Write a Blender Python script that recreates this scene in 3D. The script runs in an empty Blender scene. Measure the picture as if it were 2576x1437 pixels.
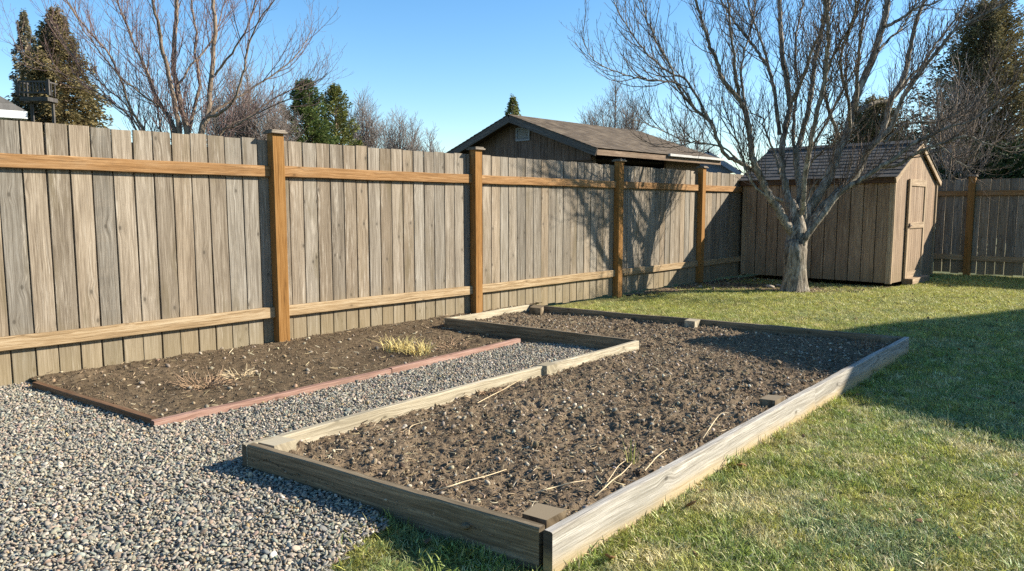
import bpy, math, random
import numpy as np
from mathutils import Vector
rng = np.random.RandomState(7)
random.seed(7)
S = bpy.context.scene
COL = S.collection
PI = math.pi
A_ = np.array

# ------------------------------------------------------------------ camera
EYE = A_([0., 0., 1.25])
YAW, FPX, CX, CY = math.radians(44), 1850.0, 1288.0, 718.5
PITCH = math.atan((CY - 521.0) / FPX)
_f0 = A_([-math.sin(YAW), math.cos(YAW), 0]); _r = A_([math.cos(YAW), math.sin(YAW), 0]); _u = A_([0, 0, 1.])
_f = _f0 * math.cos(PITCH) - _u * math.sin(PITCH)
_up = _u * math.cos(PITCH) + _f0 * math.sin(PITCH)
def ray(x, y): return _f + _r * ((x - CX) / FPX) - _up * ((y - CY) / FPX)
def at(x, y, depth): return EYE + ray(x, y) * depth
def onz(x, y, z=0.0):
    d = ray(x, y); return EYE + d * ((z - EYE[2]) / d[2])
def proj(P):
    Q = np.asarray(P, float) - EYE
    zc = Q @ _f
    zs = np.where(zc > 0.05, zc, 0.05)
    return CX + FPX * (Q @ _r) / zs, CY - FPX * (Q @ _up) / zs, zc
def inview(P, m=60):
    x, y, z = proj(P)
    return (z > 0.3) & (x > -m) & (x < 2576 + m) & (y > -m) & (y < 1437 + m)

cam = bpy.data.cameras.new('camera'); camo = bpy.data.objects.new('camera', cam); COL.objects.link(camo)
cam.sensor_width = 36; cam.lens = FPX / 2576 * 36; cam.clip_end = 3000; cam.clip_start = .05
camo.location = EYE; camo.rotation_euler = (PI / 2 - PITCH, 0, YAW)
S.camera = camo

# ------------------------------------------------------------------ light
SUN_AZ, SUN_EL = math.radians(49), math.radians(28.5)          # azimuth from +X towards +Y
sdir = Vector((math.cos(SUN_EL) * math.cos(SUN_AZ), math.cos(SUN_EL) * math.sin(SUN_AZ), math.sin(SUN_EL)))
sl = bpy.data.lights.new('sun', 'SUN'); sl.energy = 5.0; sl.angle = math.radians(.5); sl.color = (1, .92, .79)
so = bpy.data.objects.new('sun', sl); COL.objects.link(so); so.rotation_euler = sdir.to_track_quat('Z', 'Y').to_euler()
W = bpy.data.worlds.new('World'); S.world = W; W.use_nodes = True
wn = W.node_tree.nodes; wl = W.node_tree.links
sky = wn.new('ShaderNodeTexSky'); sky.sky_type = 'NISHITA'; sky.sun_disc = False
sky.sun_elevation = SUN_EL; sky.sun_rotation = math.atan2(sdir.x, sdir.y)
sky.air_density = 1.0; sky.dust_density = .25; sky.ozone_density = 2.2
hs = wn.new('ShaderNodeHueSaturation'); hs.inputs['Saturation'].default_value = 1.28; hs.inputs['Value'].default_value = 1.36; wl.new(sky.outputs[0], hs.inputs['Color']); wl.new(hs.outputs[0], wn['Background'].inputs[0]); wn['Background'].inputs[1].default_value = .072
S.view_settings.view_transform = 'Standard'; S.view_settings.look = 'None'
S.cycles.use_denoising = False
S.view_settings.exposure = 1.2; S.view_settings.gamma = 1

# ------------------------------------------------------------------ noise
def vnoise(x, y, seed=0):
    xi = np.floor(x).astype(np.int64); yi = np.floor(y).astype(np.int64)
    fx = x - xi; fy = y - yi
    def h(i, j):
        n = (i * 374761393 + j * 668265263 + seed * 974711) & 0x7fffffff
        n = ((n ^ (n >> 13)) * 1274126177) & 0x7fffffff
        return ((n ^ (n >> 16)) & 0xffff) / 65535.0
    sx = fx * fx * (3 - 2 * fx); sy = fy * fy * (3 - 2 * fy)
    a = h(xi, yi); b = h(xi + 1, yi); c = h(xi, yi + 1); d = h(xi + 1, yi + 1)
    return (a + (b - a) * sx) * (1 - sy) + (c + (d - c) * sx) * sy
def fbm(x, y, o=4, seed=0):
    s = 0; a = .5; t = 0
    for k in range(o):
        s = s + a * vnoise(x, y, seed + k); t += a; a *= .5; x = x * 2.03 + 3.1; y = y * 2.03 + 1.7
    return s / t
def inside(px, py, poly):
    r = np.zeros(px.shape, bool); n = len(poly)
    for i in range(n):
        x0, y0 = poly[i][:2]; x1, y1 = poly[(i + 1) % n][:2]
        c = ((y0 > py) != (y1 > py)) & (px < (x1 - x0) * (py - y0) / (y1 - y0 + 1e-12) + x0)
        r ^= c
    return r

# ------------------------------------------------------------------ material helpers
class N:
    def __init__(s, name):
        s.m = bpy.data.materials.new(name); s.m.use_nodes = True
        s.t = s.m.node_tree; s.n = s.t.nodes; s.l = s.t.links
        s.b = s.n['Principled BSDF']; s.b.inputs['Specular IOR Level'].default_value = .25
    def set(s, sock, v):
        if isinstance(v, bpy.types.NodeSocket): s.l.new(v, sock)
        elif v is not None: sock.default_value = v
    def add(s, typ, **kw):
        o = s.n.new(typ)
        for k, v in kw.items(): setattr(o, k, v)
        return o
    def math(s, op, a, b=None, c=None, clamp=False):
        o = s.add('ShaderNodeMath', operation=op); o.use_clamp = clamp
        s.set(o.inputs[0], a); s.set(o.inputs[1], b)
        if c is not None: s.set(o.inputs[2], c)
        return o.outputs[0]
    def vec(s, op, a, b=None):
        o = s.add('ShaderNodeVectorMath', operation=op); s.set(o.inputs[0], a); s.set(o.inputs[1], b)
        return o.outputs[0]
    def noise(s, v, scale, detail=4, rough=.55, dist=0):
        o = s.add('ShaderNodeTexNoise'); s.set(o.inputs['Vector'], v); s.set(o.inputs['Scale'], scale)
        o.inputs['Detail'].default_value = detail; o.inputs['Roughness'].default_value = rough; o.inputs['Distortion'].default_value = dist
        return o.outputs['Fac']
    def ramp(s, f, stops):
        o = s.add('ShaderNodeValToRGB'); s.set(o.inputs[0], f); e = o.color_ramp.elements
        while len(e) < len(stops): e.new(.5)
        for k, (p, c) in enumerate(stops):
            e[k].position = p; e[k].color = tuple(c) + (1,) if len(c) == 3 else c
        return o.outputs[0]
    def mix(s, f, a, b, typ='MIX'):
        o = s.add('ShaderNodeMix', data_type='RGBA', blend_type=typ); s.set(o.inputs['Factor'], f)
        s.set(o.inputs['A'], a if not isinstance(a, tuple) else a + (1,)); s.set(o.inputs['B'], b if not isinstance(b, tuple) else b + (1,))
        return o.outputs['Result']
    def mrange(s, v, a, b, c=0., d=1.):
        o = s.add('ShaderNodeMapRange'); o.interpolation_type = 'SMOOTHSTEP'
        s.set(o.inputs[0], v); 
        for k, q in enumerate((a, b, c, d)): s.set(o.inputs[k + 1], q)
        return o.outputs[0]
    def attr(s, name, typ='GEOMETRY'):
        o = s.add('ShaderNodeAttribute', attribute_name=name, attribute_type=typ); return o
    def out(s, col, rough=.8, bump=None, bs=.3, bd=.01, spec=None):
        s.set(s.b.inputs['Base Color'], col); s.set(s.b.inputs['Roughness'], rough)
        if spec is not None: s.b.inputs['Specular IOR Level'].default_value = spec
        if bump is not None:
            o = s.add('ShaderNodeBump'); s.set(o.inputs['Height'], bump); o.inputs['Strength'].default_value = bs; o.inputs['Distance'].default_value = bd
            s.l.new(o.outputs[0], s.b.inputs['Normal'])
        return s.m
    def objco(s): return s.add('ShaderNodeTexCoord').outputs['Object']

def wood(name, dark, mid, light, tintA=(1, 1, 1), tintB=(1, 1, 1), var=.25, fine=1., knots=1., blotch=.5, blotch_col=(.1, .09, .06), low=None, endd=.55, cw=1., bump=.35, rough=.85, spec=.15):
    m = N(name); a = m.attr('wuv').outputs['Vector']
    sp = m.add('ShaderNodeSeparateXYZ'); m.l.new(a, sp.inputs[0]); u, v, w = sp.outputs
    wob = m.noise(m.vec('MULTIPLY', a, (1.6, 7., 31.)), 1, 2)
    # knots: cells along the board
    kx = m.add('ShaderNodeCombineXYZ'); m.set(kx.inputs[0], m.math('ADD', m.math('MULTIPLY', u, 3.2), m.math('MULTIPLY', w, 337.))); m.set(kx.inputs[1], m.math('ADD', m.math('MULTIPLY', v, 5.5), m.math('MULTIPLY', w, 91.)))
    kv = m.add('ShaderNodeTexVoronoi', voronoi_dimensions='2D'); m.l.new(kx.outputs[0], kv.inputs['Vector']); kv.inputs['Scale'].default_value = 1
    kc = m.add('ShaderNodeSeparateColor'); m.l.new(kv.outputs['Color'], kc.inputs[0]); sel = m.math('GREATER_THAN', kc.outputs[0], .55)
    kd = m.math('ADD', kv.outputs['Distance'], m.math('MULTIPLY', m.math('SUBTRACT', 1., sel), 2.))
    knot = m.mrange(kd, .03, .07, 1., 0.)
    halo = m.mrange(kd, .04, .3, 1., 0.)
    kon = m.math('MULTIPLY', halo, knots)
    v2 = m.math('ADD', m.math('ADD', v, m.math('MULTIPLY', wob, .034)), m.math('MULTIPLY', kon, .022))
    c = m.add('ShaderNodeCombineXYZ'); m.l.new(u, c.inputs[0]); m.l.new(v2, c.inputs[1]); m.l.new(w, c.inputs[2])
    g1 = m.noise(m.vec('MULTIPLY', c.outputs[0], (2.6, 75. * fine, 41.)), 1, 6, .7)
    g2 = m.noise(m.vec('MULTIPLY', c.outputs[0], (7., 240. * fine, 71.)), 1, 3, .7)
    g3 = m.noise(m.vec('MULTIPLY', c.outputs[0], (.9, 22., 23.)), 1, 4, .65)
    g = m.math('ADD', m.math('MULTIPLY', g1, .6), m.math('ADD', m.math('MULTIPLY', g2, .3), m.math('MULTIPLY', g3, .25)))
    col = m.ramp(g, [(.575 - .115 * cw, dark), (.575, mid), (.575 + .115 * cw, light)])
    rn = m.add('ShaderNodeTexWhiteNoise', noise_dimensions='1D'); m.set(rn.inputs['W'], m.math('MULTIPLY', w, 917.))
    tint = m.mix(rn.outputs['Value'], tintA, tintB)
    col = m.mix(1., col, tint, 'MULTIPLY')
    rn2 = m.add('ShaderNodeTexWhiteNoise', noise_dimensions='1D'); m.set(rn2.inputs['W'], m.math('MULTIPLY', w, 411.3))
    br = m.math('ADD', m.math('MULTIPLY', rn2.outputs['Value'], 2 * var), 1 - var)
    cb = m.add('ShaderNodeCombineColor'); [m.l.new(br, cb.inputs[k]) for k in range(3)]
    col = m.mix(1., col, cb.outputs[0], 'MULTIPLY')
    bl = m.noise(m.vec('MULTIPLY', a, (1.1, 5., 19.)), 1, 5, .65)
    col = m.mix(m.math('MULTIPLY', m.mrange(bl, .5, .75), blotch), col, blotch_col)
    hl = m.noise(m.vec('MULTIPLY', c.outputs[0], (3.5, 44. * fine, 13.)), 1, 6, .75)
    bw = m.noise(m.vec('MULTIPLY', a, (.8, 9., 77.)), 1, 3, .6)
    col = m.mix(m.math('MULTIPLY', m.math('MULTIPLY', m.mrange(hl, .5, .68), m.mrange(bw, .42, .62)), .75), col, tuple(min(1, q * 1.3) for q in light))
    if knots > 0:
        col = m.mix(m.math('MULTIPLY', m.mrange(kd, .05, .16, .45, 0.), knots), col, tuple(q * .6 for q in mid))
        col = m.mix(m.math('MULTIPLY', knot, .85 * min(1, knots)), col, tuple(q * .3 for q in dark))
    end = m.math('GREATER_THAN', w, 5.)
    col = m.mix(m.math('MULTIPLY', end, endd), col, (.03, .022, .014))
    if low is not None:                 # yellow-brown tone near the ground, uneven edge
        z0, z1, lc, am = low
        geo = m.add('ShaderNodeNewGeometry'); sz = m.add('ShaderNodeSeparateXYZ'); m.l.new(geo.outputs['Position'], sz.inputs[0])
        zz = m.math('ADD', sz.outputs[2], m.math('MULTIPLY', m.math('SUBTRACT', bl, .5), .5 * (z1 - z0) + .1))
        col = m.mix(m.math('MULTIPLY', m.mrange(zz, z0, z1, 1., 0.), am), col, lc)
    return m.out(col, rough, g, bump, .006, spec)

M = {}
M['fence'] = wood('weathered_cedar_boards', (.1, .08, .058), (.205, .175, .134), (.33, .292, .235), (1.08, .98, .87), (.9, .93, .97),   .26, 1.4, .65, .8, (.13, .103, .06), low=(.05, .5, (.24, .185, .095), .5), endd=.3, cw=1.15)
M['rail'] = wood('amber_stained_rail', (.125, .066, .026), (.265, .142, .056), (.36, .222, .108), (1, 1, 1), (.95, .93, .9), .07, 1.2, .5, .6, (.27, .2, .125))
M['rail_worn'] = wood('worn_tan_rail', (.15, .098, .048), (.3, .205, .11), (.44, .345, .22), (1, 1, 1), (.96, .96, .94), .07, 1.3, .5, .7, (.33, .26, .17))
M['post'] = wood('amber_stained_post', (0.111, 0.0519, 0.0138), (0.236, 0.117, 0.0332), (0.291, 0.162, 0.0589), (1, 1, 1), (1, .97, .95), .05, 1.3, .4, .5, (.28, .16, .06))
M['cap'] = wood('grey_cap_wood', (0.0963, 0.0757, 0.055), (0.206, 0.172, 0.131), (0.344, 0.289, 0.227), var=.1)
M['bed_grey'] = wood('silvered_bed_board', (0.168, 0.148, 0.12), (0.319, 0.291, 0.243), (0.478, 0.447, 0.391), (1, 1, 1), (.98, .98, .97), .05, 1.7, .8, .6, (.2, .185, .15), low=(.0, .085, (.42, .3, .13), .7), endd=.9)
M['bed_brown'] = wood('shade_brown_bed_board', (0.0688, 0.0516, 0.031), (0.162, 0.127, 0.0826), (0.261, 0.213, 0.144), (1, 1, 1), (1, .96, .9), .06, 1.5, .7, .75, (.08, .06, .035))  # shade on the near board put into the brown; some stakes share it
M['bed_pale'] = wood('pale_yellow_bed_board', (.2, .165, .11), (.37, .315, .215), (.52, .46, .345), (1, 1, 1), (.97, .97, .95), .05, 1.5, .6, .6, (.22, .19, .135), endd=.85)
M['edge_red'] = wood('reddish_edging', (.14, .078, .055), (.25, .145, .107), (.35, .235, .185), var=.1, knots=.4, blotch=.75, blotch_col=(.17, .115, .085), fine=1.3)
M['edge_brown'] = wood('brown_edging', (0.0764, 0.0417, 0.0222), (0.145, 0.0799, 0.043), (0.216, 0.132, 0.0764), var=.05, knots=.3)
M['shed'] = wood('tan_shed_siding', (.15, .105, .07), (.28, .202, .135), (.37, .28, .19), (1.03, .97, .92), (.95, .96, .97), .13, .9, .3, .7, (.15, .105, .068), low=(.05, .45, (.19, .145, .08), .5), cw=1.2, endd=.2)
M['shed_trim'] = wood('shed_trim_wood', (0.176, 0.123, 0.0748), (0.326, 0.238, 0.15), (0.422, 0.326, 0.22), var=.06, knots=.2)
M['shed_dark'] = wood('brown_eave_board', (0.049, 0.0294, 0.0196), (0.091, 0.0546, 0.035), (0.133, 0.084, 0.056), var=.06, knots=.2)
M['garage'] = wood('dark_brown_garage_siding', (.06, .042, .033), (.135, .097, .077), (.2, .155, .13), (1, .95, .9), (.97, .97, 1), .15, .8, .2, .5, (.09, .06, .045))
M['fascia'] = wood('grey_brown_fascia', (0.0585, 0.0482, 0.0413), (0.103, 0.0894, 0.0791), (0.165, 0.144, 0.127), var=.06, knots=.1)
M['fascia_tan'] = wood('tan_fascia', (0.0963, 0.0645, 0.042), (0.181, 0.126, 0.0839), (0.258, 0.194, 0.136), var=.06, knots=.1)
M['deck'] = wood('dark_deck_wood', (.03, .027, .025), (.07, .062, .056), (.12, .11, .1), var=.1, knots=0)

def shingles(name, a, b, c):
    m = N(name); at_ = m.attr('wuv').outputs['Vector']
    sp = m.add('ShaderNodeSeparateXYZ'); m.l.new(at_, sp.inputs[0])
    tab = m.math('FLOOR', m.math('ADD', m.math('MULTIPLY', sp.outputs[0], 5.2), m.math('MULTIPLY', sp.outputs[2], 60.)))
    wn_ = m.add('ShaderNodeTexWhiteNoise', noise_dimensions='2D')
    cc = m.add('ShaderNodeCombineXYZ'); m.l.new(tab, cc.inputs[0]); m.l.new(sp.outputs[2], cc.inputs[1]); m.l.new(cc.outputs[0], wn_.inputs['Vector'])
    co = m.objco(); n1 = m.noise(co, 2.3, 5, .65); n2 = m.noise(co, 90, 3, .6)
    f = m.math('ADD', m.math('MULTIPLY', wn_.outputs['Value'], .35), m.math('ADD', m.math('MULTIPLY', n1, .5), m.math('MULTIPLY', n2, .3)))
    return m.out(m.ramp(f, [(.25, a), (.55, b), (.85, c)]), .95, n2, .5, .004, .1)
M['shingle_grey'] = shingles('grey_brown_shingles', (.058, .055, .05), (.1, .094, .085), (.155, .146, .132))
M['shingle_brown'] = shingles('mottled_brown_shingles', (.055, .043, .032), (.11, .087, .064), (.185, .147, .105))

def plain(name, col, rough=.6, n=.12, scale=6, spec=.25):
    m = N(name); f = m.noise(m.objco(), scale, 5, .6)
    return m.out(m.ramp(f, [(.3, tuple(q * (1 - n) for q in col)), (.7, tuple(min(1, q * (1 + n)) for q in col))]), rough, f, .15, .004, spec)
M['white'] = plain('white_paint', (.72, .72, .7), .5)
M['offwhite'] = plain('weathered_white_gutter', (.4, .385, .35), .6)
M['greywall'] = plain('blue_grey_siding', (.2, .225, .26), .7)
M['bluewhite'] = plain('pale_house_wall', (.6, .62, .62), .7)
M['glass'] = plain('dark_window_glass', (.05, .06, .07), .08, .1, 1, .5)
M['ventgrey'] = plain('grey_vent_metal', (.27, .28, .3), .55)
M['metal'] = plain('rusted_latch_metal', (.09, .06, .045), .6)
M['black_in'] = plain('shade_black_interior', (.03, .024, .02), .9)  # near-black colour stands in for the shade inside the open garage side

def bark(name, dark, mid, light, sc=1., tint=None):
    m = N(name); co = m.objco()
    a = m.noise(m.vec('MULTIPLY', co, (9 * sc, 9 * sc, 2.2 * sc)), 1, 6, .65, .6)
    b = m.noise(m.vec('MULTIPLY', co, (38 * sc, 38 * sc, 13 * sc)), 1, 4, .6)
    ring = m.noise(m.vec('MULTIPLY', co, (24 * sc, 24 * sc, 4.5 * sc)), 1, 5, .7, 1.)
    f = m.math('ADD', m.math('MULTIPLY', a, .4), m.math('ADD', m.math('MULTIPLY', b, .2), m.math('MULTIPLY', ring, .4)))
    col = m.ramp(f, [(.4, dark), (.49, mid), (.62, light)])
    if tint: col = m.mix(m.math('MULTIPLY', m.mrange(m.noise(co, 3.1 * sc, 4, .6), .52, .68), .6), col, tint)
    return m.out(col, .9, f, 1., .025, .15)
M['bark'] = bark('grey_tan_bark', (.045, .037, .029), (.2, .168, .126), (.5, .44, .35), 1., (.13, .115, .07))
M['twig'] = bark('brown_twig_bark', (.05, .036, .027), (.125, .094, .07), (.26, .21, .16), 1.)
M['bark_far'] = bark('far_maple_bark', (.085, .06, .042), (.2, .15, .105), (.33, .26, .19), .6)
M['twig_red'] = bark('reddish_twigs', (.11, .068, .068), (.175, .115, .105), (.27, .19, .165), .6)
M['twig_pale'] = bark('pale_lit_twigs', (.16, .125, .105), (.3, .245, .205), (.45, .385, .33), .4)  # lighter version of the far twigs, sunlight put into the colour
M['twig_far'] = bark('far_pale_twigs', (.13, .1, .09), (.22, .18, .155), (.33, .28, .24), .4)

def foliage(name, cols, trans=.25):
    m = N(name); g = m.add('ShaderNodeNewGeometry')
    f = m.math('ADD', m.math('MULTIPLY', g.outputs['Random Per Island'], .6), m.math('MULTIPLY', m.noise(m.objco(), 1.3, 3, .6), .5))
    n = len(cols); col = m.ramp(f, [(.15 + .75 * k / (n - 1), c) for k, c in enumerate(cols)])
    m.out(col, .75, spec=.15)
    tr = m.add('ShaderNodeBsdfTranslucent'); m.l.new(col, tr.inputs[0]); mx = m.add('ShaderNodeMixShader'); mx.inputs[0].default_value = trans
    m.l.new(m.b.outputs[0], mx.inputs[1]); m.l.new(tr.outputs[0], mx.inputs[2]); m.l.new(mx.outputs[0], m.n['Material Output'].inputs[0])
    return m.m
M['spruce_blue'] = foliage('blue_brown_spruce', [(.1, .095, .065), (.19, .175, .115), (.3, .265, .17)])
M['cedar_brown'] = foliage('bronzed_cedar', [(.09, .075, .032), (.17, .135, .058), (.27, .215, .1)])
M['arb_green'] = foliage('green_arborvitae', [(.045, .07, .02), (.09, .13, .035), (.18, .21, .07)])
M['arb_gold'] = foliage('olive_arborvitae', [(.07, .085, .022), (.14, .155, .04), (.24, .24, .08)])
M['olive'] = foliage('olive_conifer', [(.085, .07, .033), (.16, .135, .06), (.26, .22, .11)])
M['hedge'] = foliage('shade_dark_evergreen_leaves', [(.012, .024, .01), (.024, .045, .016), (.05, .075, .028)], .1)  # greens darkened, shade behind the back fence put into the colour

def instmat(name, rough=.7, trans=0., var=.3, nscale=60, bump=0., spec=.25):
    m = N(name); c = m.attr('col', 'INSTANCER').outputs['Color']
    g = m.add('ShaderNodeNewGeometry'); n = m.noise(m.objco(), nscale, 3, .6)
    f = m.math('ADD', m.math('MULTIPLY', g.outputs['Random Per Island'], var), m.math('MULTIPLY', n, .45))
    f = m.math('ADD', f, 1 - var * .5 - .22)
    cb = m.add('ShaderNodeCombineColor'); [m.l.new(f, cb.inputs[k]) for k in range(3)]
    col = m.mix(1., c, cb.outputs[0], 'MULTIPLY')
    m.out(col, rough, n if bump else None, bump, .003, spec)
    if trans:
        tr = m.add('ShaderNodeBsdfTranslucent'); m.l.new(col, tr.inputs[0]); mx = m.add('ShaderNodeMixShader'); mx.inputs[0].default_value = trans
        m.l.new(m.b.outputs[0], mx.inputs[1]); m.l.new(tr.outputs[0], mx.inputs[2]); m.l.new(mx.outputs[0], m.n['Material Output'].inputs[0])
    return m.m
M['stone'] = instmat('pebble_stone', .85, 0, .0, 70, .3)
M['blade'] = instmat('grass_blade', .5, .3, 1.0, 8, 0, .4)
M['bits'] = instmat('dry_plant_bits', .8, 0, .3, 50)
M['clod'] = instmat('soil_clod', .95, 0, .1, 60, .8, .08)

def soilmat(name, a, b, c):
    m = N(name); co = m.objco()
    n1 = m.noise(co, 2.2, 5, .65); n2 = m.noise(co, 28, 6, .7); n3 = m.noise(co, 140, 4, .65)
    f = m.math('ADD', m.math('MULTIPLY', n1, .35), m.math('ADD', m.math('MULTIPLY', n2, .4), m.math('MULTIPLY', n3, .3)))
    return m.out(m.ramp(f, [(.36, a), (.53, b), (.7, c)]), .97, m.math('ADD', n2, n3), .7, .01, .08)
M['soil'] = soilmat('dark_garden_soil', (.078, .055, .035), (.16, .117, .074), (.24, .182, .12))
M['border_soil'] = soilmat('damp_border_soil', (.055, .039, .024), (.115, .083, .05), (.18, .134, .085))
M['lawnsoil'] = soilmat('lawn_thatch', (.12, .115, .035), (.2, .185, .065), (.28, .24, .1))
M['gravelbase'] = soilmat('gravel_fines', (.16, .148, .125), (.25, .23, .195), (.33, .305, .26))

# ------------------------------------------------------------------ mesh helpers
def T(o, label=None, cat=None, group=None, kind=None):
    if label: o['label'] = label
    if cat: o['category'] = cat
    if group: o['group'] = group
    if kind: o['kind'] = kind
    return o
def empty(name, loc, label, cat, group=None):
    o = bpy.data.objects.new(name, None); COL.objects.link(o); o.location = tuple(float(q) for q in loc); o.empty_display_size = .2
    bpy.context.view_layer.update()
    return T(o, label, cat, group)
def link(name, me, mat, parent=None, smooth=False):
    if mat is not None: me.materials.append(mat)
    o = bpy.data.objects.new(name, me); COL.objects.link(o)
    if smooth: me.polygons.foreach_set('use_smooth', np.ones(len(me.polygons), bool))
    if parent is not None:
        o.parent = parent; o.matrix_parent_inverse = parent.matrix_world.inverted()
    return o
def npmesh(name, V, F):
    """V (n,3), F (m,k) constant k"""
    me = bpy.data.meshes.new(name); V = np.ascontiguousarray(V, np.float32); F = np.ascontiguousarray(F, np.int32)
    me.vertices.add(len(V)); me.vertices.foreach_set('co', V.ravel())
    k = F.shape[1]; me.loops.add(F.size); me.loops.foreach_set('vertex_index', F.ravel())
    me.polygons.add(len(F)); me.polygons.foreach_set('loop_start', np.arange(len(F), dtype=np.int32) * k)
    me.update(calc_edges=True); me.validate(); return me

class MB:
    def __init__(s): s.V = []; s.F = []; s.A = []; s.n = 0
    def board(s, p0, p1, side, w, t, nseg=1, ch=.003, warp=0., rnd=None, taper=None):
        """prism from p0 to p1; w = full width along side, t = full thickness along the third axis"""
        p0 = A_(p0, float); p1 = A_(p1, float); d = p1 - p0; L = np.linalg.norm(d); d = d / L
        side = A_(side, float); side = side - d * side.dot(d); side /= np.linalg.norm(side); up = np.cross(d, side)
        hw, ht = w / 2, t / 2; ch = min(ch, hw * .45, ht * .45)
        sec = [(-hw + ch, -ht), (hw - ch, -ht), (hw, -ht + ch), (hw, ht - ch), (hw - ch, ht), (-hw + ch, ht), (-hw, ht - ch), (-hw, -ht + ch)]
        per = [0]
        for k in range(8): q = sec[(k + 1) % 8]; per.append(per[-1] + math.hypot(q[0] - sec[k][0], q[1] - sec[k][1]))
        rnd = random.random() if rnd is None else rnd; ph = random.random() * 60; base = s.n
        vo = random.random() * 3
        for i in range(nseg + 1):
            f = i / nseg; x = f * L
            w1 = warp * (math.sin(x * 2.1 + ph) * .6 + math.sin(x * 6.7 + ph * 2) * .3 + math.sin(x * 17 + ph * 3) * .12)
            w2 = warp * (math.sin(x * 1.7 + ph * 1.3) * .6 + math.sin(x * 8.1 + ph) * .25)
            for (a, b) in sec:
                j = warp * .25
                s.V.append(tuple(p0 + d * x + side * (a + w1 + random.uniform(-j, j)) + up * (b + w2 * .6)))
        s.n += 8 * (nseg + 1)
        for i in range(nseg):
            for k in range(8):
                k2 = (k + 1) % 8
                s.F.append((base + i * 8 + k, base + i * 8 + k2, base + (i + 1) * 8 + k2, base + (i + 1) * 8 + k))
                u0, u1 = i / nseg * L, (i + 1) / nseg * L
                s.A += [(u0, per[k] + vo, rnd), (u0, per[k + 1] + vo, rnd), (u1, per[k + 1] + vo, rnd), (u1, per[k] + vo, rnd)]
        for base2, rev in ((base, True), (base + nseg * 8, False)):
            idx = list(range(8)); idx = idx[::-1] if rev else idx
            s.F.append(tuple(base2 + k for k in idx)); s.A += [(sec[k][1] * 2 + .7, sec[k][0] + vo, rnd + 10) for k in idx]
        return s
    def poly(s, pts, thick_vec, udir, rnd=None):
        """prism: polygon pts extruded by thick_vec; grain along udir"""
        rnd = random.random() if rnd is None else rnd
        P = [A_(p, float) for p in pts]; tv = A_(thick_vec, float); n = len(P); u = A_(udir, float); u /= np.linalg.norm(u)
        nn = np.cross(P[1] - P[0], P[2] - P[0]); nn /= np.linalg.norm(nn); vd = np.cross(nn, u); vo = random.random() * 3
        base = s.n; s.V += [tuple(p) for p in P] + [tuple(p + tv) for p in P]; s.n += 2 * n
        flip = nn.dot(tv) > 0
        def at2(p): return (float(p.dot(u)), float(p.dot(vd)) + vo, rnd)
        i0 = list(range(n)); i0 = i0[::-1] if flip else i0
        s.F.append(tuple(base + k for k in i0)); s.A += [at2(P[k]) for k in i0]
        i1 = list(range(n)); i1 = i1 if flip else i1[::-1]
        s.F.append(tuple(base + n + k for k in i1)); s.A += [at2(P[k]) for k in i1]
        for k in range(n):
            k2 = (k + 1) % n; q = [base + k, base + k2, base + n + k2, base + n + k]; pp = [P[k], P[k2], P[k2] + tv, P[k] + tv]
            if not flip: q = q[::-1]; pp = pp[::-1]
            s.F.append(tuple(q)); s.A += [(float(p.dot(u)), float(p.dot(vd)) + vo + .01 * z, rnd) for z, p in enumerate(pp)]
        return s
    def box(s, c, size, rnd=None, ax=0):
        """axis aligned box, grain along ax"""
        c = A_(c, float); size = A_(size, float); e = np.eye(3); o = [k for k in range(3) if k != ax]
        return s.board(c - e[ax] * size[ax] / 2, c + e[ax] * size[ax] / 2, e[o[0]], size[o[0]], size[o[1]], 1, .003, 0, rnd)
    def build(s, name, mat, parent=None):
        me = bpy.data.meshes.new(name); me.from_pydata(s.V, [], s.F)
        at_ = me.attributes.new('wuv', 'FLOAT_VECTOR', 'CORNER'); at_.data.foreach_set('vector', np.array(s.A, np.float32).ravel())
        me.update(); return link(name, me, mat, parent)

class Tubes:
    def __init__(s): s.V = []; s.F = []; s.n = 0
    def add(s, P, R, sides=5):
        P = np.asarray(P, float); R = np.asarray(R, float); n = len(P)
        Tn = np.gradient(P, axis=0); Tn /= (np.linalg.norm(Tn, axis=1, keepdims=True) + 1e-9)
        ref = A_([0, 0, 1.]) if abs(Tn[0][2]) < .8 else A_([1., 0, 0])
        a = np.cross(Tn, ref); a /= (np.linalg.norm(a, axis=1, keepdims=True) + 1e-9); b = np.cross(Tn, a)
        th = np.arange(sides) * 2 * PI / sides
        ring = P[:, None, :] + R[:, None, None] * (a[:, None, :] * np.cos(th)[None, :, None] + b[:, None, :] * np.sin(th)[None, :, None])
        s.V.append(ring.reshape(-1, 3))
        i = np.arange(n - 1)[:, None] * sides; k = np.arange(sides)[None, :]; k2 = (k + 1) % sides
        F = np.stack([i + k, i + k2, i + sides + k2, i + sides + k], -1).reshape(-1, 4) + s.n
        s.F.append(F); s.n += n * sides
    def build(s, name, mat, parent=None, smooth=True):
        return link(name, npmesh(name, np.concatenate(s.V), np.concatenate(s.F)), mat, parent, smooth)

def smooth_path(P, k=5):
    P = np.asarray(P, float)
    if len(P) < 3: 
        t = np.linspace(0, 1, k)[:, None]; return P[0] * (1 - t) + P[-1] * t
    out = []
    for i in range(len(P) - 1):
        p0 = P[max(i - 1, 0)]; p1 = P[i]; p2 = P[i + 1]; p3 = P[min(i + 2, len(P) - 1)]
        for t in np.arange(k) / k:
            out.append(.5 * ((2 * p1) + (-p0 + p2) * t + (2 * p0 - 5 * p1 + 4 * p2 - p3) * t * t + (-p0 + 3 * p1 - 3 * p2 + p3) * t ** 3))
    out.append(P[-1]); return A_(out)

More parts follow.
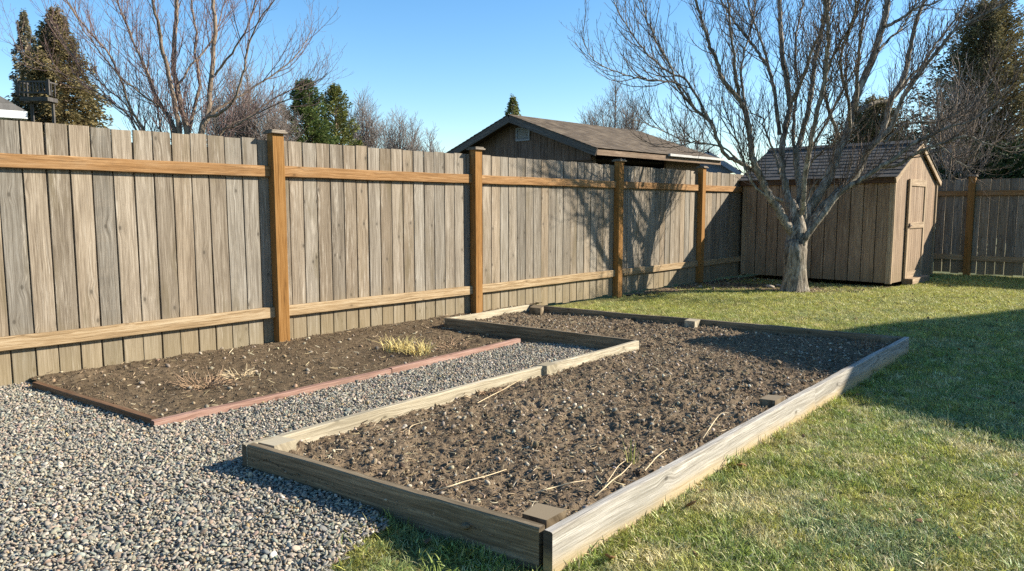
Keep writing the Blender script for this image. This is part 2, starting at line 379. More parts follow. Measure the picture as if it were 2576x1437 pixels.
def unit(v): return v / (np.linalg.norm(v) + 1e-9)
wig = .085
def grow(tb, P, R, lv, cfg, r=rng, start=.12):
    """side shoots along path P with radii R; cfg[lv] = (spacing, len0, len1, angle, up, nseg, rmin, sides, startfrac)"""
    if lv >= len(cfg): return
    sp, l0, l1, ang, upw, ns, rmin, sides, st = cfg[lv]
    seg = np.linalg.norm(np.diff(P, axis=0), axis=1); cum = np.concatenate([[0], np.cumsum(seg)]); L = cum[-1]
    x = L * st + r.rand() * sp
    az = r.rand() * 6.28
    while x < L:
        i = min(np.searchsorted(cum, x) - 1, len(P) - 2); i = max(i, 0); f = (x - cum[i]) / (seg[i] + 1e-9)
        p = P[i] * (1 - f) + P[i + 1] * f; rr = R[i] * (1 - f) + R[i + 1] * f; t = unit(P[i + 1] - P[i])
        az += 2.4 + r.uniform(-.7, .7)
        a = unit(np.cross(t, A_([.3, .2, 1.]))); b = np.cross(t, a); o = a * math.cos(az) + b * math.sin(az)
        th = math.radians(ang * r.uniform(.65, 1.3)); d = unit(t * math.cos(th) + o * math.sin(th))
        ln = r.uniform(l0, l1) * (1.05 - .55 * x / L); r0 = min(rr * .62, max(rmin * 1.25, ln * .0085)); q = p.copy(); pts = [q]
        for k in range(ns):
            d = unit(d + A_([0, 0, upw / ns * 1.6]) + r.normal(0, wig, 3)); q = q + d * ln / ns; pts.append(q)
        pts = A_(pts); rad = np.linspace(r0, max(rmin * .55, r0 * .3), ns + 1)
        tb.add(pts, rad, sides); grow(tb, pts, rad, lv + 1, cfg, r)
        x += sp * r.uniform(.6, 1.4)

# ------------------------------------------------------------------ scatter with geometry nodes (instances inside ONE object)
def scatter(name, P, rot, scl, idx, col, protos):
    me = bpy.data.meshes.new(name); n = len(P); me.vertices.add(n); me.vertices.foreach_set('co', np.ascontiguousarray(P, np.float32).ravel())
    for nm, ty, key, d in (('rot', 'FLOAT_VECTOR', 'vector', rot), ('scl', 'FLOAT_VECTOR', 'vector', scl), ('idx', 'INT', 'value', idx)):
        a = me.attributes.new(nm, ty, 'POINT'); a.data.foreach_set(key, np.ascontiguousarray(d, np.int32 if ty == 'INT' else np.float32).ravel())
    a = me.attributes.new('col', 'FLOAT_COLOR', 'POINT'); a.data.foreach_set('color', np.concatenate([col, np.ones((n, 1))], 1).astype(np.float32).ravel())
    me.update(); o = bpy.data.objects.new(name, me); COL.objects.link(o)
    pc = bpy.data.collections.new(name + '_kinds')
    for p in protos: pc.objects.link(p)
    g = bpy.data.node_groups.new(name + '_spread', 'GeometryNodeTree')
    g.interface.new_socket('Geometry', in_out='INPUT', socket_type='NodeSocketGeometry'); g.interface.new_socket('Geometry', in_out='OUTPUT', socket_type='NodeSocketGeometry')
    gi = g.nodes.new('NodeGroupInput'); go = g.nodes.new('NodeGroupOutput')
    ci = g.nodes.new('GeometryNodeCollectionInfo'); ci.inputs['Collection'].default_value = pc; ci.inputs['Separate Children'].default_value = True; ci.inputs['Reset Children'].default_value = True
    ip = g.nodes.new('GeometryNodeInstanceOnPoints'); ip.inputs['Pick Instance'].default_value = True
    def na(nm, ty): q = g.nodes.new('GeometryNodeInputNamedAttribute'); q.data_type = ty; q.inputs['Name'].default_value = nm; return q.outputs['Attribute']
    er = g.nodes.new('FunctionNodeEulerToRotation'); L = g.links.new
    L(gi.outputs[0], ip.inputs['Points']); L(ci.outputs[0], ip.inputs['Instance']); L(na('idx', 'INT'), ip.inputs['Instance Index'])
    L(na('rot', 'FLOAT_VECTOR'), er.inputs[0]); L(er.outputs[0], ip.inputs['Rotation']); L(na('scl', 'FLOAT_VECTOR'), ip.inputs['Scale']); L(ip.outputs[0], go.inputs[0])
    md = o.modifiers.new('spread', 'NODES'); md.node_group = g
    return o
import bmesh
def ico(name, sub, mat, jit, seed, flat=(1, 1, 1)):
    bm = bmesh.new(); bmesh.ops.create_icosphere(bm, subdivisions=sub, radius=1)
    r = np.random.RandomState(seed); ax = [unit(r.normal(0, 1, 3)) for _ in range(7)]; am = r.uniform(-jit, jit, 7)
    for v in bm.verts:
        c = A_(v.co); k = 1 + sum(a * max(0, c.dot(x)) ** 2 for a, x in zip(am, ax)) + r.normal(0, jit * .12)
        v.co = Vector(c * k * A_(flat))
    me = bpy.data.meshes.new(name); bm.to_mesh(me); bm.free(); me.materials.append(mat)
    me.polygons.foreach_set('use_smooth', np.ones(len(me.polygons), bool))
    return bpy.data.objects.new(name, me)
def blades(name, n, rad, h0, h1, w, lean, mat, seed, seg=3):
    r = np.random.RandomState(seed); V = []; F = []; b = 0
    for k in range(n):
        a = r.rand() * 6.28; q = rad * math.sqrt(r.rand()); p = A_([q * math.cos(a), q * math.sin(a), -.004]); d = a + r.normal(0, 1.2)
        o = A_([math.cos(d), math.sin(d), 0]); sd = A_([-o[1], o[0], 0]); h = r.uniform(h0, h1); ln = lean * r.uniform(.2, 1.3); ww = w * r.uniform(.7, 1.2)
        for i in range(seg + 1):
            t = i / seg; c = p + o * ln * h * t ** 1.6 + A_([0, 0, h * t * (1 - .25 * ln * t)]); e = ww * (1 - t ** 1.5 * .9) / 2
            V += [c - sd * e, c + sd * e]
        for i in range(seg): F.append((b + 2 * i, b + 2 * i + 1, b + 2 * i + 3, b + 2 * i + 2))
        b += 2 * (seg + 1)
    me = npmesh(name, A_(V), A_(F)); me.materials.append(mat); return bpy.data.objects.new(name, me)

# ------------------------------------------------------------------ layout from the photograph
BH = .142
PA, PB, PBo, PC, PD, PE, PG = [onz(x, y, BH) for x, y in ((608, 1115), (1357, 1328), (1389, 1340), (2287, 848), (1597, 856), (1118, 800), (1330, 766))]
def flat(p, z=0.): return A_([p[0], p[1], z])
BT = .04                                     # board thickness
def off(a, b, dist):                         # shift of line a-b to its left
    d = unit(flat(b) - flat(a)); return A_([-d[1], d[0], 0]) * dist
E0, E1, E2 = onz(90, 966, .05), onz(390, 1058, .05), onz(1305, 856, .05)
def fx(y): return -5.95 - .028 * (y - 1)     # front face of the left fence boards
FD = unit(A_([-.028, 1, 0])); FN = A_([FD[1], -FD[0], 0])
def posty(px):
    d = ray(px, 600); o = A_([fx(0) + .048, 0, 0]); n = FN; return float((EYE + d * (np.dot(o - EYE, n) / np.dot(d, n)))[1])
RY = 15.75                                   # front face of the back fence

# ------------------------------------------------------------------ ground, lawn
me = npmesh('ground', A_([(-900, -900, -.06), (900, -900, -.06), (900, 900, -.06), (-900, 900, -.06)]), A_([(0, 1, 2, 3)]))
gm = N('field_grass'); nz = gm.noise(gm.objco(), .6, 6, .7)
T(link('ground', me, gm.out(gm.ramp(nz, [(.3, (.045, .06, .018)), (.7, (.1, .11, .04))]), .95)), 'flat grassy ground beyond the fences', None, None, 'structure')
def lawnz(x, y): return (fbm(x * .8, y * .8, 3, 3) - .5) * .05 - .012
gx, gy = np.meshgrid(np.arange(-6.6, 4.6, .08), np.arange(-.6, 16.2, .08)); 
V = np.stack([gx, gy, lawnz(gx, gy) - .012], -1).reshape(-1, 3); ny, nx = gx.shape
ii = (np.arange(ny - 1)[:, None] * nx + np.arange(nx - 1)[None, :]).ravel()
T(link('lawn', npmesh('lawn', V, np.stack([ii, ii + 1, ii + nx + 1, ii + nx], -1)), M['lawnsoil'], None, True), 'lawn ground under the short grass', None, None, 'structure')

def patch(name, poly, zf, res, mat, label):
    """sheet following zf inside a polygon"""
    P = A_([p[:2] for p in poly]); x0, y0 = P.min(0); x1, y1 = P.max(0)
    gx, gy = np.meshgrid(np.arange(x0, x1 + res, res), np.arange(y0, y1 + res, res)); ny, nx = gx.shape
    V = np.stack([gx, gy, zf(gx, gy)], -1).reshape(-1, 3)
    ii = (np.arange(ny - 1)[:, None] * nx + np.arange(nx - 1)[None, :]).ravel(); F = np.stack([ii, ii + 1, ii + nx + 1, ii + nx], -1)
    c = V[F].mean(1); F = F[inside(c[:, 0], c[:, 1], poly)]
    u, inv = np.unique(F.ravel(), return_inverse=True)
    return T(link(name, npmesh(name, V[u], inv.reshape(-1, 4)), mat, None, True), label, None, None, 'structure')
# gravel: between flower bed, raised bed and the lower left of the picture
gr_right = [onz(x, y) for x, y in ((985, 1335), (940, 1352), (895, 1385), (850, 1420), (820, 1450), (780, 1520))]
GR = [A_([fx(4.8), 4.8, 0]), flat(PE) + FD * .0, flat(PD), flat(PA), flat(PA) + (flat(PB) - flat(PA)) * .52] + gr_right + [A_([-1.6, .2, 0]), A_([-3, -.3, 0]), A_([fx(-.3), -.3, 0])]
GRg = [A_([fx(1.), E0[1] - .0, 0]), flat(E1), flat(E2), flat(PE) + (flat(PD) - flat(PE)) * .62] + [flat(PD), flat(PA), flat(PA) + (flat(PB) - flat(PA)) * .5] + gr_right + [A_([-1.6, .2, 0]), A_([-3, -.3, 0]), A_([fx(-.3), -.3, 0])]
patch('gravel_path', GRg, lambda x, y: .006 + .012 * fbm(x * 9, y * 9, 2, 5), .05, M['gravelbase'], 'fine grit under the loose gravel')

def soilz(x, y, base, amp):
    n = fbm(x * 5, y * 5, 3, 11); n2 = fbm(x * 17, y * 17, 4, 17); n3 = fbm(x * 38, y * 38, 2, 23)
    return base + amp * (.45 + 1.1 * fbm(x * 2.3 + 7, y * 2.3, 3, 37)) * ((n - .5) * 1.1 + (n2 - .5) * .75 + (n3 - .5) * .55 + (fbm(x * 80, y * 80, 2, 29) - .5) * .3)
bedpoly = [flat(PA) + off(PA, PD, -.02), flat(PB), flat(PC), flat(PG), flat(PE), flat(PD)]
bedc = (flat(PA) + flat(PB) + flat(PC) + flat(PD)) / 4
def bedz(x, y): return soilz(x, y, .07, .042) + .012 * np.exp(-((x - bedc[0]) ** 2 + (y - bedc[1]) ** 2) / 1.5)
patch('soil', bedpoly, bedz, .008, M['soil'], 'rough dug soil filling the raised bed')
fbpoly = [A_([fx(E0[1]) - .05, E0[1], 0]), flat(E1), flat(E2), flat(PE) + (flat(PD) - flat(PE)) * .3, flat(PE) + FD * .05, A_([fx(6) - .05, 7.0, 0])]
def fbz(x, y): return soilz(x, y, .03, .024) + .03 * np.exp(-((x - fx(3)) / .5) ** 2)
patch('soil', fbpoly, fbz, .012, M['border_soil'], 'dark soil of the narrow border along the fence')

# ------------------------------------------------------------------ gravel stones
def jitter_pts(poly, sp, zf, m=60):
    P = A_([p[:2] for p in poly]); x0, y0 = P.min(0); x1, y1 = P.max(0)
    gx, gy = np.meshgrid(np.arange(x0, x1, sp), np.arange(y0, y1, sp)); x = (gx + rng.uniform(-.5, .5, gx.shape) * sp).ravel(); y = (gy + rng.uniform(-.5, .5, gy.shape) * sp).ravel()
    k = inside(x, y, poly); x = x[k]; y = y[k]; Q = np.stack([x, y, zf(x, y)], -1); return Q[inview(Q, m)]
def palette(n, cols, wts, var=.12):
    c = A_(cols)[rng.choice(len(cols), n, p=A_(wts) / sum(wts))]; return np.clip(c * (1 + rng.normal(0, var, (n, 1))) * (1 + rng.normal(0, .03, (n, 3))), .01, .9)
st = [ico('pebble', 2, M['stone'], .28, 40 + k, (1, .66 + .05 * (k % 4), .34 + .07 * (k % 3))) for k in range(9)]
L1 = jitter_pts(GRg, .0128, lambda x, y: .010 + .012 * fbm(x * 6, y * 6, 2, 8) + rng.rand(*x.shape) * .006)
L2 = jitter_pts(GRg, .018, lambda x, y: .021 + .012 * fbm(x * 6, y * 6, 2, 8) + rng.rand(*x.shape) * .006)
P = np.concatenate([L1, L2]); n = len(P)
sz = np.clip(rng.lognormal(math.log(.0078), .3, n), .0045, .019)
scl = sz[:, None] * np.stack([rng.uniform(.9, 1.35, n), rng.uniform(.8, 1.1, n), rng.uniform(.75, 1.1, n)], -1)
rot = np.stack([rng.normal(0, .5, n), rng.normal(0, .5, n), rng.rand(n) * 6.28], -1)
col = palette(n, [(.36, .34, .30), (.46, .43, .37), (.29, .29, .27), (.44, .38, .31), (.22, .235, .24), (.62, .59, .53), (.42, .33, .28), (.33, .36, .33), (.15, .16, .17), (.5, .38, .22)], [24, 20, 18, 14, 8, 7, 7, 8, 2, 2], .13)
col = col * A_([.72, .675, .59]); T(scatter('gravel', P, rot, scl, rng.randint(0, 9, n), col, st), 'loose rounded grey and tan gravel in front of the fence', 'gravel', None, 'stuff')

# ------------------------------------------------------------------ bed debris: clods, pebbles, straw
cl = [ico('clod', 2, M['clod'], .9, 80 + k, (1, .8, .55)) for k in range(6)]
pb = [ico('pebble', 2, M['stone'], .3, 60 + k, (1, .8, .6)) for k in range(5)]
def strawproto(k):
    r = np.random.RandomState(300 + k); tb = Tubes(); P = [A_([-.5, 0, 0])]; d = A_([1, 0, 0.])
    for i in range(4): d = unit(d + r.normal(0, .22, 3) * A_([1, 1, .6])); P.append(P[-1] + d * .25)
    tb.add(A_(P), A_([.035, .05, .05, .04, .02]), 4); me = npmesh('straw', np.concatenate(tb.V), np.concatenate(tb.F)); me.materials.append(M['bits']); return bpy.data.objects.new('straw', me)
def chipproto(k):
    r = np.random.RandomState(400 + k); V = []
    for i in range(7): a = i / 7 * 6.28; V.append((math.cos(a) * r.uniform(.35, .55), math.sin(a) * r.uniform(.15, .3), r.uniform(-.08, .12)))
    V.append((0, 0, .12)); F = [(i, (i + 1) % 7, 7) for i in range(7)]
    me = npmesh('chip', A_(V), A_(F)); me.materials.append(M['bits']); return bpy.data.objects.new('chip', me)
def debris(poly, zf, sp, kinds, protos, smin, smax, cols, wts, name, label, cat, zo=0., tilt=.5, clump=None, aniso=(1, 1, 1), lgn=.4):
    P = jitter_pts(poly, sp, zf)
    if clump is not None: P = P[fbm(P[:, 0] * clump[0], P[:, 1] * clump[0], 3, clump[2]) > clump[1]]
    n = len(P); P[:, 2] += zo
    s = np.clip(rng.lognormal(math.log(math.sqrt(smin * smax)), lgn, n), smin, smax)
    scl = s[:, None] * A_(aniso)[None, :] * np.stack([np.ones(n)] * 3, -1)
    rot = np.stack([rng.normal(0, tilt, n), rng.normal(0, tilt, n), rng.rand(n) * 6.28], -1)
    return T(scatter(name, P, rot, scl, rng.randint(0, len(protos), n), palette(n, cols, wts, .2), protos), label, cat, None, 'stuff')
SOILC = [(.17, .127, .082), (.135, .1, .064), (.22, .168, .112), (.1, .073, .046)]
inner = [p * 1. for p in bedpoly]
debris(inner, bedz, .027, 0, cl, .002, .009, SOILC, [4, 4, 3, 2], 'soil_clods', 'crumbly brown clods over the raised bed', 'soil', .004, .8)
debris(inner, bedz, .07, 0, pb, .0035, .018, [(.36, .3, .21), (.27, .22, .155), (.21, .175, .13), (.29, .205, .125), (.44, .38, .29)], [5, 4, 3, 2, 3], 'pebbles', 'pale pebbles scattered over the raised bed soil', 'pebbles', .006, .5, (2.2, .4, 5))
sp_ = [strawproto(k) for k in range(7)]
STRAWC = [(.38, .3, .18), (.29, .22, .13), (.22, .16, .095), (.46, .39, .27), (.14, .1, .062)]
debris(inner, bedz, .033, 0, sp_, .008, .075, STRAWC, [3, 4, 4, 2, 3], 'straw', 'dry straw and root bits strewn on the raised bed', 'straw', .009, .25)
debris(inner, bedz, .1, 0, cl, .006, .024, SOILC, [4, 4, 3, 2], 'soil_lumps', 'larger lumps of brown soil over the raised bed', 'soil', .004, .8, (2.6, .5, 13))
chp = [chipproto(k) for k in range(5)]
debris(inner, bedz, .06, 0, chp, .004, .02, STRAWC, [3, 4, 4, 2, 3], 'bark_chips', 'tan bark chips strewn on the raised bed', 'bark chips', .011, .5)
cl2 = [ico('clod', 1, M['clod'], .55, 180 + k, (1, .85, .7)) for k in range(5)]
debris(fbpoly, fbz, .04, 0, cl2, .002, .009, SOILC, [4, 4, 3, 2], 'soil_clods', 'crumbly brown clods in the border along the fence', 'soil', .004, .8)
debris(fbpoly, fbz, .2, 0, [ico('pebble', 2, M['stone'], .3, 160 + k, (1, .8, .6)) for k in range(4)], .006, .022, [(.36, .3, .21), (.27, .22, .155), (.21, .175, .13), (.29, .205, .125)], [5, 4, 3, 2], 'pebbles', 'pale pebbles scattered in the border along the fence', 'pebbles', .006, .5)
debris(fbpoly, fbz, .085, 0, [strawproto(20 + k) for k in range(6)], .012, .09, STRAWC, [3, 4, 4, 2, 2], 'straw', 'dry straw bits strewn in the border along the fence', 'straw', .009, .25)

# ------------------------------------------------------------------ grass
tuf = [blades('tuft', 20, .045, .018, .045, .0044, 1.1, M['blade'], 500 + k) for k in range(8)] + [blades('tuft', 22, .06, .012, .03, .0046, 1.8, M['blade'], 520 + k) for k in range(5)]
bed_out = [flat(PA), flat(PBo) + A_([.0, -.02, 0]), flat(PC) + A_([.01, .01, 0]), flat(PG) + A_([-.02, .02, 0]), flat(PE), flat(PD)]
SHED = (-6.2, -3.71, 12.36, 14.68)
TREE = EYE + ray(1998, 718) * 10.95; TREE[2] = 0
def lawnpts(sp, d0, d1):
    x0, x1, y0, y1 = -6.1, 3.2, .9, 15.72
    gx, gy = np.meshgrid(np.arange(x0, x1, sp), np.arange(y0, y1, sp)); x = (gx + rng.uniform(-.6, .6, gx.shape) * sp).ravel(); y = (gy + rng.uniform(-.6, .6, gy.shape) * sp).ravel()
    P = np.stack([x, y, lawnz(x, y)], -1); k = inview(P, 90); P = P[k]; D = np.linalg.norm(P - EYE, axis=1); P = P[(D >= d0) & (D < d1)]
    x, y = P[:, 0], P[:, 1]
    k = ~inside(x, y, bed_out) & ~inside(x + (fbm(x * 9, y * 9, 3, 5) - .5) * .22, y + (fbm(x * 9, y * 9, 3, 6) - .5) * .22, GRg) & ~inside(x, y, fbpoly) & (x > -6.0 - .028 * (y - 1) + .12) & ~((x < SHED[1] + .05) & (y > SHED[2] - .05) & (y < SHED[3] + .2))
    k &= ~((x < -4.4) & (y < 5.2))
    bare = np.hypot((x - TREE[0] + .75) / 1.5, (y - TREE[1] - .15) / .85) + (fbm(x * 3, y * 3, 3, 31) - .5) * 1.1      # worn earth round the tree and along the shed
    k &= (bare > .62) | (rng.rand(len(x)) < .10)
    edge = np.abs(x - (fx(0) - .028 * y)) + .0
    k &= (edge > .35 + .5 * (fbm(x * 4, y * 4, 3, 77) - .5)) | (rng.rand(len(x)) < .12)
    n1 = fbm(x * 3.2 + 9, y * 3.2, 4, 41)
    k &= (n1 > .36) | (rng.rand(len(x)) < .35)
    return P[k]
def edgepts(a, b, n, w):
    a = flat(a); b = flat(b); d = unit(b - a); o = A_([d[1], -d[0], 0]); P = a + (b - a) * rng.rand(n, 1) + o * (np.abs(rng.normal(0, w, (n, 1))) + .012); P[:, 2] = lawnz(P[:, 0], P[:, 1]); P = P[fbm(P[:, 0] * 6, P[:, 1] * 6, 2, 8) > .42]; return P[inview(P, 60)]
EP = np.concatenate([edgepts(PBo, PC, 420, .025), edgepts(flat(PA) + (flat(PB) - flat(PA)) * .55, PB, 200, .03), edgepts(gr_right[0], gr_right[-1], 160, .05)])
P = np.concatenate([lawnpts(.022, 0, 4.2), lawnpts(.028, 4.2, 7.5), lawnpts(.036, 7.5, 20)]); P = np.concatenate([P, EP]); n = len(P)
n1 = fbm(P[:, 0] * 1.7, P[:, 1] * 1.7, 4, 51)[:, None]; n2 = fbm(P[:, 0] * 5.5, P[:, 1] * 5.5, 4, 61)[:, None]; n3 = fbm(P[:, 0] * 9 + 4, P[:, 1] * 9, 3, 71)[:, None]
cg, cb_, cy, cs = A_([.265, .325, .075]), A_([.24, .305, .12]), A_([.43, .41, .095]), A_([.66, .56, .3])
def ss(v, a, b): t = np.clip((v - a) / (b - a), 0, 1); return t * t * (3 - 2 * t)
col = cg * (1 - ss(n1, .4, .65)) + cb_ * ss(n1, .4, .65)
f = ss(n2, .5, .72) * .8; col = col * (1 - f) + cy * f
f = ss(n3, .6, .75) * .75; col = col * (1 - f) + cs * f
pick = rng.rand(n, 1); col = np.where(pick < .14, cs * .8 + col * .2, col); col = np.where(pick > .9, cy, col)
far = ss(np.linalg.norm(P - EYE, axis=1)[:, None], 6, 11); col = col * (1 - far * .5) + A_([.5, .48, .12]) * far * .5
col = np.clip(col * (1 + rng.normal(0, .2, (n, 1))), .01, .8)
s = rng.uniform(.5, 1.0, n) * (.72 + .5 * fbm(P[:, 0] * 4, P[:, 1] * 4, 3, 91))
s[-len(EP):] *= rng.uniform(1.1, 1.8, len(EP)); scl = np.stack([s * 1.05, s * 1.05, s], -1); rot = np.stack([rng.normal(0, .2, n), rng.normal(0, .2, n), rng.rand(n) * 6.28], -1)
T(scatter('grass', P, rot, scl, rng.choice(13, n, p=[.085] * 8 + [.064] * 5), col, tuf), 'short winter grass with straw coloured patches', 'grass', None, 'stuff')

ltp = [A_([-6.25, 12.35, 0]), A_([-6.2, 8.6, 0]), A_([-5.75, 9.4, 0]), A_([-5.35, 10.1, 0]), A_([TREE[0] - .5, TREE[1] - .35, 0]), A_([TREE[0] + .25, TREE[1] - .2, 0]), A_([TREE[0] + .75, TREE[1] + .35, 0]), A_([-3.72, 12.2, 0]), A_([-3.7, 12.45, 0])]
def ltz(x, y): return lawnz(x, y) + .004 + .014 * (fbm(x * 7, y * 7, 3, 19) - .5)
patch('soil', ltp, ltz, .04, M['soil'], 'bare earth under the tree and along the shed')
debris(ltp, ltz, .05, 0, chp, .012, .055, [(.16, .1, .055), (.11, .075, .045), (.24, .17, .1), (.34, .27, .18)], [4, 4, 2, 1], 'leaf_litter', 'brown leaf litter on the bare earth under the tree', 'leaf litter', .012, .5)
LP = [flat(PBo) + A_([.05, 0, 0]), A_([.6, 1.2, 0]), A_([1.2, 15.2, 0]), A_([-3.6, 15.2, 0]), A_([-3.4, 12.2, 0]), A_([-4.8, 8.8, 0]), flat(PC) + A_([.06, .1, 0])]
debris(LP, lambda x, y: lawnz(x, y) + .004, .3, 0, chp, .015, .05, [(.2, .11, .05), (.13, .08, .045), (.3, .2, .11)], [4, 4, 2], 'leaf_litter', 'scattered brown leaf bits lying in the lawn', 'leaf litter', .012, .5)

# ------------------------------------------------------------------ left fence
def fence(name, o, d, nrm, length, height, posts, label, gapw=.004, seed=1, bw=.141, post_p=.09, backed=False):
    """boards along d from o; nrm points to the garden; posts = distances of post centres along d"""
    random.seed(seed); root = empty(name, o, label, 'fence')
    d = unit(A_(d, float)); nrm = A_(nrm, float); o = A_(o, float); Z = A_([0, 0, 1.])
    edges = sorted(posts); bays = [(0, edges[0])] + list(zip(edges[:-1], edges[1:])) + [(edges[-1], length)]
    for (b0, b1) in bays:
        if b1 - b0 < .12: continue
        mb = MB(); nb = max(1, round((b1 - b0) / (bw + gapw))); st_ = (b1 - b0) / nb
        for k in range(nb):
            c = o + d * (b0 + st_ * (k + .5)) - nrm * (.009 + random.uniform(-.0025, .0025))
            tl = random.uniform(-.004, .004); g = gapw * random.uniform(.6, 1.7) + (.004 if random.random() < .1 else 0)
            zt = height + random.uniform(-.007, .007); zb = .012 + random.uniform(-.01, .02)
            mb.board(c + Z * zb - d * tl, c + Z * zt + d * tl, d, st_ - g, .018, 7, .0025, .0016)
        mb.build('board_panel', M['fence'], root)
        if backed:
            mb = MB(); c = o - nrm * .036; mb.board(c + d * (b0 + .002) + Z * height * .49, c + d * (b1 - .002) + Z * height * .49, Z, height * .92, .014, 4); mb.build('gap_blocking_panel', M['fence'], root)  # unseen slab added behind the boards so no light shows through the gaps
        a = o + d * (b0 + .056 + .003); b = o + d * (b1 - .056 - .003)
        for zc in (height * .853, .322 * height / 1.83):
            mb = MB(); mb.board(a + nrm * .0225 + Z * zc, b + nrm * .0225 + Z * (zc + random.uniform(-.004, .004)), Z, .095, .041, 24, .004, .003); mb.build('rail', M['rail'] if zc > 1 else M['rail_worn'], root)
    for q in edges:
        c = o + d * q + nrm * (post_p / 2 + .003)
        mb = MB(); mb.board(c - Z * .1, c + Z * (height + .055), d, .112, post_p, 14, .005, .0015); p = mb.build('post', M['post'], root)
        mb = MB(); z = height + .056
        mb.board(c + Z * z - d * .075, c + Z * z + d * .075, nrm, .15, .018, 2, .004, .001)
        mb.board(c + Z * (z + .0165) - d * .062, c + Z * (z + .0165) + d * .062, nrm, .124, .014, 2, .005, .001); mb.build('post_cap', M['cap'], p)
    return root
fo = A_([fx(.9), .9, 0])
fence('wooden_fence', fo, FD, FN, 14.7, 1.83, [(posty(px) - .9) / FD[1] for px in (701, 1198, 1555, 1762)] + [12.4], 'long weathered board fence with amber rails running from the left edge to the shed', .007, 3, backed=True)
fence('wooden_fence', (-6.35, RY, 0), (1, 0, 0), (0, -1, 0), 9.8, 1.76, [.52, 2.96, 5.4, 7.8], 'shaded board fence closing the back of the yard beside the shed', .006, 5)

# ------------------------------------------------------------------ raised bed
bed = empty('raised_bed', flat(bedc), 'large L shaped raised bed of weathered boards filled with dug soil', 'raised bed')
Zv = A_([0, 0, 1.])
def bedboard(a, b, ins, mat, ext=0., name='board', h=BH, zb=-.02, label=None, warp=.004):
    """outer top edge a-b; ins = +1 when the bed lies to the left of a->b"""
    a = flat(a); b = flat(b); d = unit(b - a); s = A_([-d[1], d[0], 0]) * ins; zc = (h + zb) / 2
    mb = MB(); mb.board(a - d * ext + s * BT / 2 + Zv * zc, b + d * ext + s * BT / 2 + Zv * zc, Zv, h - zb, BT, max(6, int(np.linalg.norm(b - a) / .09)), .005, warp)
    o = mb.build(name, mat, bed)
    if label: o['label'] = label
    return o
random.seed(11)
dn = unit(flat(PB) - flat(PA)); dr = unit(flat(PC) - flat(PBo)); dl = unit(flat(PD) - flat(PA))
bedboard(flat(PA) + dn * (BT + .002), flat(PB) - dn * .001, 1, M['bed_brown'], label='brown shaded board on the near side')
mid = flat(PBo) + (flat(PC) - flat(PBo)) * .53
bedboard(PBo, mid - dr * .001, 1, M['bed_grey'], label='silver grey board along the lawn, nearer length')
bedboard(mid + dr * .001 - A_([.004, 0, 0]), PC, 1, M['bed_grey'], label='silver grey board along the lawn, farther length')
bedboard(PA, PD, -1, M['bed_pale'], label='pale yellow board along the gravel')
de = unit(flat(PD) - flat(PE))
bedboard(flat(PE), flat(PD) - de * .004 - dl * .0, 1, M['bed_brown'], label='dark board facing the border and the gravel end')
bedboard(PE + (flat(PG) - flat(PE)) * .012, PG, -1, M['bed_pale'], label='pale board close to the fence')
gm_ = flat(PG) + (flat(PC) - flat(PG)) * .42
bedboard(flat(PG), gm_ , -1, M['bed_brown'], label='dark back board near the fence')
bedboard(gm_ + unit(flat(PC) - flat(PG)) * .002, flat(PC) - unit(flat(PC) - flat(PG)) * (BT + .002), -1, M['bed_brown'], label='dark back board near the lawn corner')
def stake(pts, mat, top=BH - .004):
    P = [onz(x, y, top) for x, y in pts]; mb = MB(); mb.poly(P, (0, 0, -top - .04), (0, 0, 1)); return mb.build('corner_stake', mat, bed)
stake(((641, 1111), (697, 1096), (745, 1106), (690, 1122)), M['bed_pale'])
stake(((1350, 918), (1375, 910), (1402, 915), (1376, 921)), M['bed_pale'], BH + .004)
stake(((1911, 1003), (1932, 993), (1976, 996), (1950, 1008)), M['bed_brown'], BH - .012)
stake(((1314, 1292), (1351, 1265), (1425, 1282), (1375, 1309)), M['bed_brown'], BH - .012)
stake(((1722, 806), (1735, 801), (1762, 804), (1748, 809)), M['bed_pale'], BH + .002)
stake(((1332, 773), (1342, 768), (1368, 771), (1360, 776)), M['bed_brown'], BH + .004)
stake(((2215, 849), (2225, 844), (2262, 846), (2254, 851)), M['bed_brown'], BH - .008)

# ------------------------------------------------------------------ border edging
random.seed(5)
edg = empty('border_edging', flat(E1), 'low reddish timber edging round the border between fence and gravel', 'edging')
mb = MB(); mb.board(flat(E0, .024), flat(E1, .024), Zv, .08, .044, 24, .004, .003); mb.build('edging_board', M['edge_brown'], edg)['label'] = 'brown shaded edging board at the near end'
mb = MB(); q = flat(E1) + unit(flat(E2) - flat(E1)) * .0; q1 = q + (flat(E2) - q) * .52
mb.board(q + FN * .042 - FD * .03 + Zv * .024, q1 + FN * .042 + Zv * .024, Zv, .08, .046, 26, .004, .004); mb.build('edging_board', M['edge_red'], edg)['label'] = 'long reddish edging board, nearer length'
mb = MB(); mb.board(q1 + FN * .045 + FD * .003 + Zv * .028, flat(E2, .028), Zv, .08, .046, 26, .004, .004); mb.build('edging_board', M['edge_red'], edg)['label'] = 'long reddish edging board, farther length'

